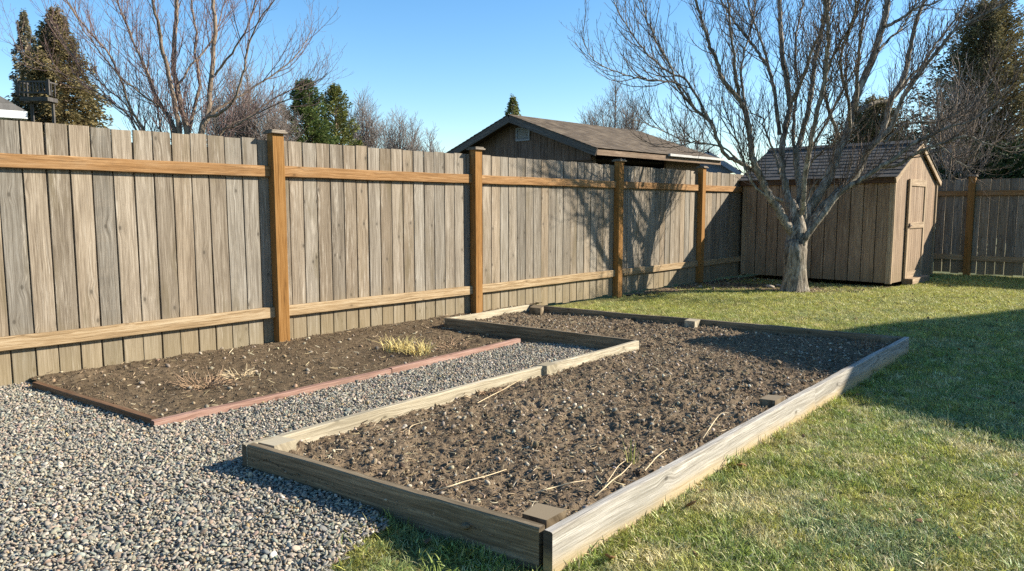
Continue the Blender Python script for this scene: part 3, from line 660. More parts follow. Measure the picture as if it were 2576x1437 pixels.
# ------------------------------------------------------------------ shed
random.seed(21)
X0, X1, Y0, Y1 = SHED; YM = (Y0 + Y1) / 2; ZE, ZR = 1.73, 2.3; sl_ = (ZR - ZE) / (YM - Y0)
shed = empty('garden_shed', ((X0 + X1) / 2, YM, 0), 'small tan wooden shed with a grey shingle gable roof behind the bare tree', 'shed')
def topz(y): return ZE + sl_ * (min(y, 2 * YM - y) - Y0) - .02
mb = MB(); nb = 12; st_ = (X1 - X0 - .1) / nb
for k in range(nb): x = X0 + .05 + st_ * (k + .5); mb.board((x, Y0 + .012, .06), (x, Y0 + .012, ZE - .03), (1, 0, 0), st_ - .014, .02, 5, .003, .001)
mb.build('front_wall', M['shed'], shed)
mb = MB(); nb = 22; st_ = (Y1 - Y0 - .1) / nb; DY0, DY1, DZ = 13.02, 13.96, 1.70
for k in range(nb):
    ya = Y0 + .05 + st_ * k + .0025; yb = ya + st_ - .005; za, zb = topz(ya), topz(yb); z0 = .05
    pts = [(X1 - .012, ya, z0), (X1 - .012, yb, z0), (X1 - .012, yb, zb), (X1 - .012, ya, za)]
    if ya < YM < yb: pts.insert(3, (X1 - .012, YM, topz(YM)))
    mb.poly(pts, (-.018, 0, 0), (0, 0, 1))
mb.build('gable_wall', M['shed'], shed)
mb = MB(); mb.box(((X0 + X1) / 2, YM, .9), (X1 - X0 - .08, Y1 - Y0 - .08, 1.66)); mb.poly([(X0 + .02, Y0 + .03, .06), (X0 + .02, Y1 - .03, .06), (X0 + .02, Y1 - .03, ZE - .03), (X0 + .02, YM, ZR - .06), (X0 + .02, Y0 + .03, ZE - .03)], (.02, 0, 0), (0, 0, 1)); mb.build('rear_walls', M['shed'], shed)
for (x, y) in ((X0 + .025, Y0), (X1 - .03, Y0)): mb = MB(); mb.board((x, y, .05), (x, y, ZE - .03), (1, 0, 0), .07, .03, 4, .003, .001); mb.build('corner_trim', M['shed_trim'], shed)
for (y) in (Y0 + .028, Y1 - .025): mb = MB(); mb.board((X1, y, .05), (X1, y, ZE - .04), (0, 1, 0), .055, .03, 4, .003, .001); mb.build('corner_trim', M['shed_trim'], shed)
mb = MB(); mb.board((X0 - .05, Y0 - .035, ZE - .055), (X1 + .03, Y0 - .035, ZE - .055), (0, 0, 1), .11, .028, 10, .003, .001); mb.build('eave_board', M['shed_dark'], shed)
mb = MB(); OV = .1
for sgn in (1, -1):
    base = A_([0, Y0 if sgn > 0 else Y1, ZE]); dy = A_([0, (YM - Y0) * sgn, ZR - ZE]); Ls = np.linalg.norm(dy); du = dy / Ls; nr = unit(np.cross(du, A_([-1., 0, 0]) * sgn)); nr = nr if nr[2] > 0 else -nr
    nc = 10
    for k in range(nc):
        s0 = -OV + (Ls + OV) * k / nc; s1 = -OV + (Ls + OV) * (k + 1) / nc + .03
        c = base + du * (s0 + s1) / 2 + nr * (.028 + (.004 if k % 2 else 0)); tilt = nr * .007
        P0 = [base + du * s0 + nr * .024, base + du * s1 + nr * .014]
        xa, xb = X0 - .08 + random.uniform(-.006, .006), X1 + .06 + random.uniform(-.006, .006)
        mb.poly([(xa, *P0[0][1:]), (xb, *P0[0][1:]), (xb, *P0[1][1:]), (xa, *P0[1][1:])], nr * .011, (1, 0, 0))
for sgn in (1, -1): mb.poly([(X0 - .085, YM, ZR + .046), (X1 + .065, YM, ZR + .046), (X1 + .065, YM - sgn * .11, ZR + .046 - .11 * sl_), (X0 - .085, YM - sgn * .11, ZR + .046 - .11 * sl_)], (0, 0, .009), (1, 0, 0))
mb.build('roof', M['shingle_grey'], shed)
mb = MB()
for sgn in (1, -1):
    ye = Y0 - .09 if sgn > 0 else Y1 + .09; a = A_([X1 + .032, ye, topz(Y0) - .09 * sl_ - .01]); b = A_([X1 + .032, YM - sgn * .001, topz(YM) - .01])
    mb.board(a, b, (0, -(b - a)[2] * sgn, abs((b - a)[1])), .085, .028, 6, .003, .001)
mb.build('barge_board', M['shed_trim'], shed)
dr_ = MB(); nb = 7; st_ = (DY1 - DY0 - .16) / nb
for k in range(nb): y = DY0 + .08 + st_ * (k + .5); dr_.board((X1 + .006, y, .1), (X1 + .006, y, DZ - .08), (0, 1, 0), st_ - .004, .016, 4, .002, .001)
door = dr_.build('door', M['shed'], shed)
mb = MB()
for y in (DY0 + .045, DY1 - .045): mb.board((X1 + .016, y, .09), (X1 + .016, y, DZ), (0, 1, 0), .09, .03, 4, .003, .001)
for z, h in ((DZ - .055, .11), (.95, .1), (.14, .11)): mb.board((X1 + .018, DY0 + .092, z), (X1 + .018, DY1 - .092, z), (0, 0, 1), h, .03, 4, .003, .001)
mb.build('door_frame', M['shed_trim'], door)
mb = MB(); mb.box((X1 + .042, DY0 + .06, .95), (.016, .05, .07), ax=2); mb.box((X1 + .056, DY0 + .07, .95), (.014, .1, .016), ax=1); mb.build('latch', M['metal'], door)
mb = MB(); mb.box((X1 + .07, (DY0 + DY1) / 2, .045), (.16, .95, .09), ax=1); mb.build('door_step', M['shed_trim'], shed)

# ------------------------------------------------------------------ garage behind the fence
random.seed(31)
GX1, GXR, GX0, GY0, GY1 = -9., -11.4, -13.8, 11.7, 16.7; GZE, GZR = 2.40, 3.24; gs = (GZR - GZE) / (GX1 - GXR)
gar = empty('garage', (GXR, (GY0 + GY1) / 2, 0), 'dark brown garage with a low gable roof and small vent beyond the fence', 'garage')
WY, WX1, WX0 = GY0 + .38, GX1 - .42, GX0 + .42
def gz(x): return GZE + gs * (GX1 - x if x > GXR else x - GX0) - .06
mb = MB(); nb = 20; st_ = (WX1 - WX0) / nb
for k in range(nb):
    xa = WX0 + st_ * k + .004; xb = xa + st_ - .008; pts = [(xa, WY, 0), (xb, WY, 0), (xb, WY, gz(xb)), (xa, WY, gz(xa))]
    if xa < GXR < xb: pts.insert(3, (GXR, WY, gz(GXR)))
    mb.poly(pts, (0, .02, 0), (0, 0, 1))
mb.poly([(WX0, WY + .024, 0), (WX1, WY + .024, 0), (WX1, WY + .024, gz(WX1)), (GXR, WY + .024, gz(GXR)), (WX0, WY + .024, gz(WX0))], (0, .03, 0), (0, 0, 1))
mb.build('gable_wall', M['garage'], gar)
mb = MB(); mb.board((WX0, WY - .012, 2.2), (WX1, WY - .012, 2.2), (0, 0, 1), .035, .02); mb.build('wall_band', M['shed_dark'], gar)
for c_, z_ in (((WX1 - .03, WY + .12, 1.2), (.06, .12, 2.3)), ((WX1 - .03, 15.65, 1.2), (.06, 1.5, 2.3)), ((WX0, (WY + GY1) / 2, 1.2), (.06, GY1 - WY - .7, 2.3)), ((GXR, GY1 - .3, 1.2), (WX1 - WX0, .06, 2.3))):
    mb = MB(); mb.box(c_, z_, ax=2); mb.build('side_wall', M['fascia_tan'], gar)
mb = MB(); mb.box((GXR, (WY + GY1) / 2 + .1, 2.26), (WX1 - WX0 - .1, GY1 - WY - .6, .04)); mb.box((GXR + 1.2, (WY + GY1) / 2, 1.35), (.05, GY1 - WY - .7, 2.7), ax=2); mb.build('inner_ceiling', M['black_in'], gar)
mb = MB()
for sgn in (1, -1):
    xe = GX1 if sgn > 0 else GX0; base = A_([xe, 0, GZE]); dd = A_([GXR - xe, 0, GZR - GZE]); Ls = np.linalg.norm(dd); du = dd / Ls; nr = A_([gs * sgn, 0, 1.]); nr = unit(nr)
    nc = 18
    for k in range(nc):
        s0 = Ls * k / nc - .02; s1 = Ls * (k + 1) / nc + .02; p0 = base + du * s0 + nr * .016; p1 = base + du * s1 + nr * .006
        ya, yb = GY0 - .02 + random.uniform(-.006, .006), GY1 + .02
        mb.poly([(p0[0], ya, p0[2]), (p0[0], yb, p0[2]), (p1[0], yb, p1[2]), (p1[0], ya, p1[2])], nr * .008, (0, 1, 0))
mb.build('roof', M['shingle_brown'], gar)
mb = MB()
for sgn in (1, -1):
    xe = GX1 if sgn > 0 else GX0; a = A_([xe, GY0 + .015, GZE - .075]); b = A_([GXR + sgn * .0005, GY0 + .015, GZR - .075]); mb.board(a, b, (-(b - a)[2] * (1 if sgn < 0 else 1), 0, (b - a)[0]), .15, .035, 8, .004, .002)
mb.build('barge_board', M['fascia'], gar)
mb = MB(); mb.board((GX1 - .02, GY0 + .04, GZE - .07), (GX1 - .02, GY1, GZE - .07), (0, 0, 1), .115, .03, 10, .004, .002); mb.build('eave_board', M['fascia_tan'], gar)
mb = MB(); mb.board((GX1 + .035, 14.3, GZE - .0), (GX1 + .035, GY1 + .02, GZE - .0), (0, 0, 1), .055, .07, 4, .004, .002); mb.build('gutter', M['offwhite'], gar)
mb = MB()
for sgn in (1, -1):
    xe = GX1 if sgn > 0 else GX0; mb.poly([(xe - .04 * sgn, GY0 + .05, GZE - .05), (xe - .04 * sgn, GY1, GZE - .05), (GXR, GY1, GZR - .06), (GXR, GY0 + .05, GZR - .06)], (0, 0, .035), (0, 1, 0))
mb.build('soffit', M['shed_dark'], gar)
vx = (-11.5, -11.12); mb = MB(); vz0, vz1 = 2.72, 2.98
for z in (vz0, vz1): mb.board((vx[0] - .02, WY - .02, z), (vx[1] + .02, WY - .02, z), (0, 0, 1), .035, .035)
for x in vx: mb.board((x, WY - .02, vz0 + .018), (x, WY - .02, vz1 - .018), (1, 0, 0), .035, .035)
vent = mb.build('vent', M['ventgrey'], gar)
mb = MB()
for k in range(6): z = vz0 + .03 + k * .038; mb.board((vx[0] + .018, WY - .012, z), (vx[1] - .018, WY - .012, z), (0, -.6, 1), .036, .006)
mb.build('louvre', M['ventgrey'], vent)

# ------------------------------------------------------------------ far houses
def hip_house(name, c, yaw, sx, sy, ze, zr, wall, roof, label, ov=.5, windows=()):
    root = empty(name, (c[0], c[1], 0), label, 'house'); cs_, sn = math.cos(yaw), math.sin(yaw)
    def w(x, y, z): return (c[0] + x * cs_ - y * sn, c[1] + x * sn + y * cs_, z)
    mb = MB()
    for (x, y, lx, ly) in ((0, -sy / 2, sx, .15), (0, sy / 2, sx, .15), (-sx / 2, 0, .15, sy - .16), (sx / 2, 0, .15, sy - .16)):
        mb.poly([w(x - lx / 2, y - ly / 2, 0), w(x + lx / 2, y - ly / 2, 0), w(x + lx / 2, y + ly / 2, 0), w(x - lx / 2, y + ly / 2, 0)], (0, 0, ze), (1, 0, 0))
    mb.build('wall', wall, root)
    hx, hy = sx / 2 + ov, sy / 2 + ov; rl = max(0.01, hx - hy); mb = MB()
    nc = 14
    for k in range(nc):
        f0, f1 = k / nc, (k + 1) / nc + .01; f1 = min(1, f1)
        def ringp(f): z = ze + (zr - ze) * f; return (hx - (hx - rl) * f, hy * (1 - f), z)
        a = ringp(f0); b = ringp(f1); o = .02
        for pts in ([(-a[0], -a[1], a[2] + o), (a[0], -a[1], a[2] + o), (b[0], -b[1], b[2]), (-b[0], -b[1], b[2])], [(a[0], -a[1], a[2] + o), (a[0], a[1], a[2] + o), (b[0], b[1], b[2]), (b[0], -b[1], b[2])],
                    [(a[0], a[1], a[2] + o), (-a[0], a[1], a[2] + o), (-b[0], b[1], b[2]), (b[0], b[1], b[2])], [(-a[0], a[1], a[2] + o), (-a[0], -a[1], a[2] + o), (-b[0], -b[1], b[2]), (-b[0], b[1], b[2])]):
            P = [w(*p) for p in pts]; mb.poly(P, (0, 0, .02), A_(P[1]) - A_(P[0]))
    rf = mb.build('roof', roof, root)
    mb = MB()
    for a, b in (((-hx, -hy), (hx, -hy)), ((hx, -hy), (hx, hy)), ((hx, hy), (-hx, hy)), ((-hx, hy), (-hx, -hy))):
        mb.board(w(a[0], a[1], ze - .1), w(b[0], b[1], ze - .1), (0, 0, 1), .24, .06)
    mb.build('fascia', M['white'], rf)
    mb = MB(); mb.poly([w(-hx + .03, -hy + .03, ze - .2), w(hx - .03, -hy + .03, ze - .2), w(hx - .03, hy - .03, ze - .2), w(-hx + .03, hy - .03, ze - .2)], (0, 0, .03), (1, 0, 0)); mb.build('soffit', M['white'], rf)
    for (side, u, z, ww, hh) in windows:
        s_ = -sy / 2 - .09 if side == 'f' else sx / 2 + .09
        q = (lambda du, dz, o: w(u + du, s_ - o, z + dz)) if side == 'f' else (lambda du, dz, o: w(s_ + o, u + du, z + dz))
        mb = MB()
        for du, dz, l in ((0, hh / 2, 0), (0, -hh / 2, 0)): mb.board(q(-ww / 2 - .05, dz, 0), q(ww / 2 + .05, dz, 0), (0, 0, 1), .1, .06)
        for du in (-ww / 2, 0, ww / 2): mb.board(q(du, -hh / 2 + .05, 0), q(du, hh / 2 - .05, 0), A_(q(1, 0, 0)) - A_(q(0, 0, 0)), .08, .06)
        wi = mb.build('window', M['white'], root)
        mb = MB(); mb.poly([q(-ww / 2, -hh / 2, -.02), q(ww / 2, -hh / 2, -.02), q(ww / 2, hh / 2, -.02), q(-ww / 2, hh / 2, -.02)], A_(q(0, 0, -.03)) - A_(q(0, 0, -.02)), (0, 0, 1)); mb.build('pane', M['glass'], wi)
    return root
random.seed(41)
cor = at(66, 282, 24.); yw = math.radians(82)
hx_, hy_ = 5.5, 4.5
c0 = cor - A_([math.cos(yw), math.sin(yw), 0]) * hx_ + A_([-math.sin(yw), math.cos(yw), 0]) * hy_
hip_house('house', c0, yw, 10., 8., cor[2], cor[2] + 3.6, M['bluewhite'], M['shingle_grey'], 'pale house with a grey roof and white fascia at the far left', .5, [('f', 3.6, cor[2] - 1.0, 1.4, 1.3), ('f', .4, cor[2] - 1.0, 1.4, 1.3)])
# grey gabled house between garage and shed
g0 = at(1778, 384, 27.); ge = at(1858, 434, 27.)
gh = empty('house', (g0[0], g0[1], 0), 'blue grey gabled house partly hidden between the garage and the shed', 'house')
ax_ = flat(ge) - flat(g0); hw = np.linalg.norm(ax_); ax_ = unit(ax_); bk = A_([-ax_[1], ax_[0], 0]); zr_, ze_ = g0[2], ge[2]
c = flat(g0); mb = MB(); wz = (zr_ - ze_) / hw; hwi = hw - .3
mb.poly([c - ax_ * hwi, c + ax_ * hwi, c + ax_ * hwi + Zv * (ze_ + .3 * wz - .08), c + Zv * (zr_ - .08), c - ax_ * hwi + Zv * (ze_ + .3 * wz - .08)], bk * 7, ax_); mb.build('wall', M['greywall'], gh)
mb = MB()
for s_ in (1, -1):
    nc = 8
    for k in range(nc):
        a = c + ax_ * s_ * hw * (1 - k / nc) + Zv * (ze_ + (zr_ - ze_) * k / nc + .02) - bk * .3; b = c + ax_ * s_ * hw * (1 - (k + 1) / nc) + Zv * (ze_ + (zr_ - ze_) * (k + 1) / nc + .008) - bk * .3
        mb.poly([a, a + bk * 7.6, b + bk * 7.6, b], (0, 0, .03), bk)
rf = mb.build('roof', M['shingle_grey'], gh); mb = MB()
for s_ in (1, -1):
    a = c + ax_ * s_ * hw + Zv * (ze_ - .08) - bk * .31; b = c + ax_ * s_ * .0005 + Zv * (zr_ - .08) - bk * .31; mb.board(a, b, np.cross(b - a, bk), .16, .05)
mb.build('barge_board', M['ventgrey'], rf)
# raised deck at far left
random.seed(43)
dk = at(84, 240, 22.); du = _r * 1.; dv = A_([-_r[1], _r[0], 0]); z = dk[2]; dw = .42
deck = empty('raised_deck', flat(dk), 'dark raised wooden deck with a railing beside the tall conifers', 'deck'); c = flat(dk)
mb = MB(); mb.poly([c - du * dw + Zv * (z - .16), c + du * dw + Zv * (z - .16), c + du * dw + dv * .5 + Zv * (z - .16), c - du * dw + dv * .5 + Zv * (z - .16)], (0, 0, .12), du); mb.build('platform', M['deck'], deck)
mb = MB()
for zz in (.08, .40): mb.board(c - du * dw + Zv * (z + zz), c + du * dw + Zv * (z + zz), Zv, .05, .05)
for k in range(9): x = -dw + .03 + k * (2 * dw - .06) / 8; mb.board(c + du * x + Zv * (z + .1), c + du * x + Zv * (z + .38), du, .03, .03)
for x in (-dw - .04, dw + .04): mb.board(c + du * x + Zv * z, c + du * x + Zv * (z + .46), du, .07, .07)
for x in (-dw, dw):
    mb.board(c + du * x + dv * .05 + Zv * (z + .4), c + du * x + dv * .5 + Zv * (z + .4), Zv, .05, .05)
    for k in range(2): mb.board(c + du * x + dv * (.2 + k * .18) + Zv * z, c + du * x + dv * (.2 + k * .18) + Zv * (z + .38), du, .03, .03)
mb.build('railing', M['deck'], deck)
for x in (-dw + .1, dw - .1):
    for y in (.4,):
        mb = MB(); mb.board(c + du * x + dv * y, c + du * x + dv * y + Zv * (z - .165), du, .07, .07); mb.build('deck_post', M['deck'], deck)

# neighbour house right of the picture whose eaves shade the lawn
random.seed(47)
hz = 4.6; tip = A_([-3.45, 5.6, 0]); sh = A_([sdir.x, sdir.y, 0]) / sdir.z * hz; ck = tip + sh
ya = math.atan2(.945, .32) - PI / 2; ex = A_([math.cos(ya), math.sin(ya), 0]); ey = A_([-math.sin(ya), math.cos(ya), 0])
cc_ = ck + ex * 5. + ey * 5.5
hip_house('house', cc_, ya, 9.2, 10.2, hz, hz + 1.5, M['bluewhite'], M['shingle_grey'], 'neighbouring house outside the right edge whose eaves shade the lawn', .4, [('f', 1.5, 1.6, 1.5, 1.2)])

# ------------------------------------------------------------------ main bare tree
r = np.random.RandomState(3)
tree = empty('bare_tree', TREE, 'big bare tree with a grey trunk splitting into many limbs in front of the shed', 'tree')
D0 = 10.95
c3 = lambda x, y: (1715.5 + .3385 * x, .3385 * y)
c4 = lambda x, y: (1715.5 + .3385 * x, 374.1 + .3385 * y)
c8 = lambda x, y: (1440.5 + .4408 * x, .4408 * y)
def limb(pts, d0, d1, bend=0):
    n = len(pts); out = []
    for k, (x, y) in enumerate(pts):
        f = k / (n - 1); out.append(at(x, y, D0 + d0 + (d1 - d0) * f + bend * math.sin(PI * f)))
    return smooth_path(out, 5)
trunk_t = Tubes(); crown_t = Tubes()
tz = at(1998, 560, D0)[2]
tp = smooth_path([TREE + A_([0, 0, -.06]), TREE + A_([0, 0, .06]), TREE + A_([.0, 0, .3]), TREE + A_([-.01, .01, .62]), at(2003, 610, D0), at(2007, 575, D0), at(2001, 535, D0 + .03), at(1990, 500, D0 + .05)], 5)
tr = np.interp(np.linspace(0, 1, len(tp)), [0, .13, .3, .48, .62, .76, .88, 1], [.25, .2, .162, .155, .152, .115, .075, .045])
trunk_t.add(tp, tr, 18)
tv_ = trunk_t.V[0].reshape(len(tp), 18, 3); th_ = np.arange(18) * 2 * PI / 18          # root flare and uneven bark
k_ = 1 + (.16 * np.cos(5 * th_ + .6) + .1 * np.cos(3 * th_ + 2.))[None, :] * np.exp(-np.maximum(tp[:, 2], 0) / .2)[:, None] + .05 * np.cos(4 * th_ + 1.)[None, :] * np.sin(tp[:, 2] * 7)[:, None] + r.normal(0, .012, (len(tp), 18))
tv_[:] = tp[:, None, :] + (tv_ - tp[:, None, :]) * k_[:, :, None]
limbs = [
 ([(2000, 600), c4(765, 545), c4(700, 430), c4(640, 330), c4(590, 225), c4(535, 110), c3(515, 1100), c3(495, 950), c3(460, 800), c3(390, 700), c3(310, 600), c3(250, 430), c3(205, 330), c3(130, 100), c3(95, -30), c3(60, -200)], .0, -.9, 0, .074, .013),
 ([c3(425, 740), c3(400, 560), c3(385, 380), c3(360, 220), c3(340, 0), c3(310, -220)], -.5, -.9, 0, .028, .01),
 ([c4(560, 170), c4(440, 110), c3(330, 1160), c3(270, 1050), c3(210, 910), c3(100, 820), c3(20, 720), c8(640, 560), c8(590, 470), c8(560, 380), c8(500, 280), c8(440, 150), c8(400, 30), c8(370, -80)], -.15, -1.2, 0, .034, .006),
 ([c8(940, 910), c8(850, 840), c8(720, 815), c8(620, 800), c8(500, 740), c8(400, 700), c8(320, 672)], -.2, -1.3, 0, .016, .004),
 ([c8(690, 610), c8(600, 480), c8(430, 455), c8(340, 440), c8(250, 410), c8(150, 365), c8(90, 300), c8(50, 200)], -.7, -1.5, 0, .016, .004),
 ([c8(800, 740), c8(660, 470), c8(560, 420), c8(420, 300), c8(330, 180), c8(260, 60), c8(210, -60)], -.6, -.2, 0, .02, .006),
 ([c4(820, 520), c4(795, 400), c4(760, 250), c4(742, 100), c3(745, 1105), c3(770, 950), c3(800, 800), c3(782, 600), c3(750, 450), c3(735, 200), c3(722, 0), c3(700, -250)], .1, .5, 0, .058, .03),
 ([c3(815, 760), c3(900, 580), c3(980, 350), c3(1040, 200), c3(1080, 0), c3(1110, -180)], .3, -1.3, 0, .03, .014),
 ([c3(725, 1000), c3(690, 700), c3(640, 500), c3(560, 380), c3(480, 280), c3(400, 170), c3(330, 70), c3(280, -30), c3(200, -160)], .2, .7, 0, .034, .01),
 ([c3(640, 500), c3(600, 330), c3(520, 130), c3(480, -50), c3(450, -200)], .4, .2, 0, .022, .008),
 ([c4(865, 480), c4(880, 380), c4(862, 200), c4(850, 0), c3(870, 1090), c3(920, 900), c3(960, 700), c3(982, 500), c3(1030, 270), c3(1070, 100), c3(1095, -40), c3(1130, -250)], .0, .9, 0, .056, .026),
 ([c4(890, 480), c4(905, 360), c4(920, 150), c4(950, 0), c3(990, 900), c3(1060, 600), c3(1080, 400), c3(1092, 250), c3(1060, 0), c3(1040, -200)], -.05, -1.8, 0, .045, .02),
 ([(2012, 600), c4(900, 560), c4(960, 440), c4(1090, 220), c4(1150, 60), c3(1180, 1080), c3(1240, 950), c3(1285, 750), c3(1390, 500), c3(1460, 300), c3(1510, 120), c3(1532, 0), c3(1560, -240)], .0, .2, .1, .085, .04),
 ([c3(1290, 830), c3(1300, 650), c3(1310, 450), c3(1330, 250), c3(1380, 0), c3(1420, -200)], .15, -1.1, 0, .034, .014),
 ([c3(1175, 1040), c3(1100, 850), c3(1062, 680), c3(1082, 520), c3(1160, 350), c3(1250, 200), c3(1300, 50), c3(1330, -150)], .1, -1.8, 0, .03, .009),
 ([c3(1510, 200), c3(1640, 130), c3(1750, 60), c3(1900, 10), c3(2050, -80)], .15, -.3, 0, .03, .008),
 ([c3(1460, 380), c3(1530, 300), c3(1640, 200), c3(1720, 60), c3(1760, -90)], .15, .6, 0, .024, .008),
 ([(2014, 615), c4(920, 640), c4(1000, 500), c4(1140, 350), c4(1300, 190), c3(1380, 1120), c3(1480, 1000), c3(1560, 720), c3(1640, 600), c3(1700, 350), c3(1742, 150), c3(1800, 0), c3(1850, -200)], -.05, .3, 0, .086, .02),
 ([c3(1390, 1110), c3(1560, 930), c3(1640, 720), c3(1780, 520), c3(1900, 380), c3(2040, 220), c3(2300, 80), c3(2500, -20), c3(2700, -120)], .0, -.9, 0, .04, .01),
 ([c3(1290, 840), c3(1420, 770), c3(1560, 740), c3(1690, 580), c3(1800, 470), c3(1880, 330), c3(1990, 200), c3(2080, 60), c3(2130, -60)], .15, .9, 0, .035, .01),
 ([(2016, 622), c4(930, 650), c4(1100, 420), c4(1200, 310), c4(1330, 230), c3(1480, 1235), c3(1600, 1160), c3(1700, 1080), c3(1850, 1010), c3(2000, 940), c3(2150, 900), c3(2300, 800), c3(2400, 690), c3(2480, 600)], -.1, -.9, 0, .055, .008),
 ([c3(1420, 1245), c3(1600, 1230), c3(1760, 1130), c3(1920, 1070), c3(2100, 1010), c3(2250, 1060), c3(2420, 1105), c3(2560, 1070), c3(2660, 1050)], -.2, -1.3, 0, .03, .005),
 ([c3(1500, 1060), c3(1650, 930), c3(1800, 910), c3(1950, 890), c3(2130, 780), c3(2260, 600), c3(2310, 420)], -.1, -.2, 0, .024, .005),
 ([c3(1850, 1010), c3(1990, 1150), c3(2080, 1220), c3(2240, 1275)], -.5, -.9, 0, .014, .004),
 ([c4(752, 390), c4(640, 352), c4(560, 300), c4(480, 170), c4(450, 60), c4(410, -60), c3(380, 950), c3(330, 850), c3(300, 720)], -.15, -.5, 0, .026, .006),
 ([c4(915, 520), c4(930, 400), c4(985, 270), c4(1090, 175)], -.12, -.3, 0, .017, .005),
 ([c3(720, 1290), c3(700, 1170), c3(610, 950), c3(600, 880), c3(500, 840)], .0, .3, 0, .024, .006),
 ([c3(930, 1300), c3(980, 1180), c3(1080, 1100), c3(1180, 1030)], -.1, -.5, 0, .016, .005),
 ([c3(960, 1100), c3(1080, 900), c3(1180, 700), c3(1260, 560), c3(1330, 420)], .0, -1.2, 0, .022, .007),
 ([c3(500, 950), c3(440, 600), c3(460, 400), c3(500, 250), c3(540, 60), c3(560, -120)], -.2, .8, 0, .024, .007),
 ([c3(840, 1150), c3(830, 900), c3(860, 640), c3(840, 420), c3(860, 200), c3(900, 0), c3(920, -150)], .2, 1.3, 0, .03, .01),
 ([c3(1250, 950), c3(1240, 750), c3(1180, 520), c3(1200, 330), c3(1280, 120), c3(1300, -60)], .0, -1.9, 0, .028, .01),
]
cfg = [(.066, .3, 1.2, 36, .75, 6, .0054, 4, .2), (.088, .12, .5, 44, .6, 4, .0038, 3, .1), (.14, .03, .11, 55, .5, 2, .0034, 3, .3)]
for (pts, d0, d1, bend, r0, r1) in limbs:
    P = limb(pts, d0, d1, bend); n = len(P); P[1:] += r.normal(0, .006, (n - 1, 3)); R = r0 + (r1 - r0) * np.linspace(0, 1, n) ** .75
    R *= 1 + r.normal(0, .03, n); trunk_t.add(P, R, 9 if r0 > .03 else 7)
    grow(crown_t, P, R, 0, cfg, r)
trunk_t.build('trunk', M['bark'], tree); crown_t.build('crown', M['twig'], tree)
# pale stones and broken bark at its foot
random.seed(51)
for k, (x, y, sx, lab) in enumerate(((1935, 722, .085, 'pale flat stone left of the bare tree trunk'), (1958, 718, .05, 'pale upright stone against the bare tree trunk'), (1905, 727, .04, 'small brown stone in the bare earth left of the tree'), (1760, 722, .04, 'pale stone at the foot of the last fence post'), (1795, 726, .035, 'small tan stone on the bare earth between fence post and tree'))):
    p = onz(x, y, .02); o = ico('stone', 3, M['cap'] if k < 0 else None, .35, 900 + k, (1, .7, .45)); o.data.materials.clear(); o.data.materials.append(plain('pale_rock', (.33, .28, .215) if k in (0, 1, 3) else (.2, .155, .105), .9, .3, 20)); COL.objects.link(o)
    o.location = p; o.scale = (sx, sx, sx); o.rotation_euler = (.2 * k, .1, k * 1.3); T(o, lab, 'stone')

# ------------------------------------------------------------------ background bare trees
def bare_tree(name, base, stems, cfg, label, tm, cm, seed, group=None, sides=6):
    r = np.random.RandomState(seed); root = empty(name, base, label, 'tree', group); tt = Tubes(); ct = Tubes()
    for (P, r0, r1) in stems:
        P = smooth_path(P, 4); n = len(P); P[1:] += r.normal(0, .01, (n - 1, 3)); R = r0 + (r1 - r0) * np.linspace(0, 1, n) ** .8; tt.add(P, R, sides); grow(ct, P, R, 0, cfg, r)
    tt.build('trunk', tm, root); ct.build('crown', cm, root); return root
c1 = lambda x, y: (.3385 * x, .3385 * y)
DM = 14.5
mb_ = flat(at(455, 330, DM)); r = np.random.RandomState(9)
def ms(pts, d0, d1, r0, r1, root=True):
    n = len(pts); P = [at(*c1(x, y), DM + d0 + (d1 - d0) * k / (n - 1)) for k, (x, y) in enumerate(pts)]
    if root: P = [mb_ + A_([0, 0, -.05]), mb_ * .5 + flat(P[0]) * .5 + A_([0, 0, .55 * P[0][2]])] + P
    return (P, r0, r1)
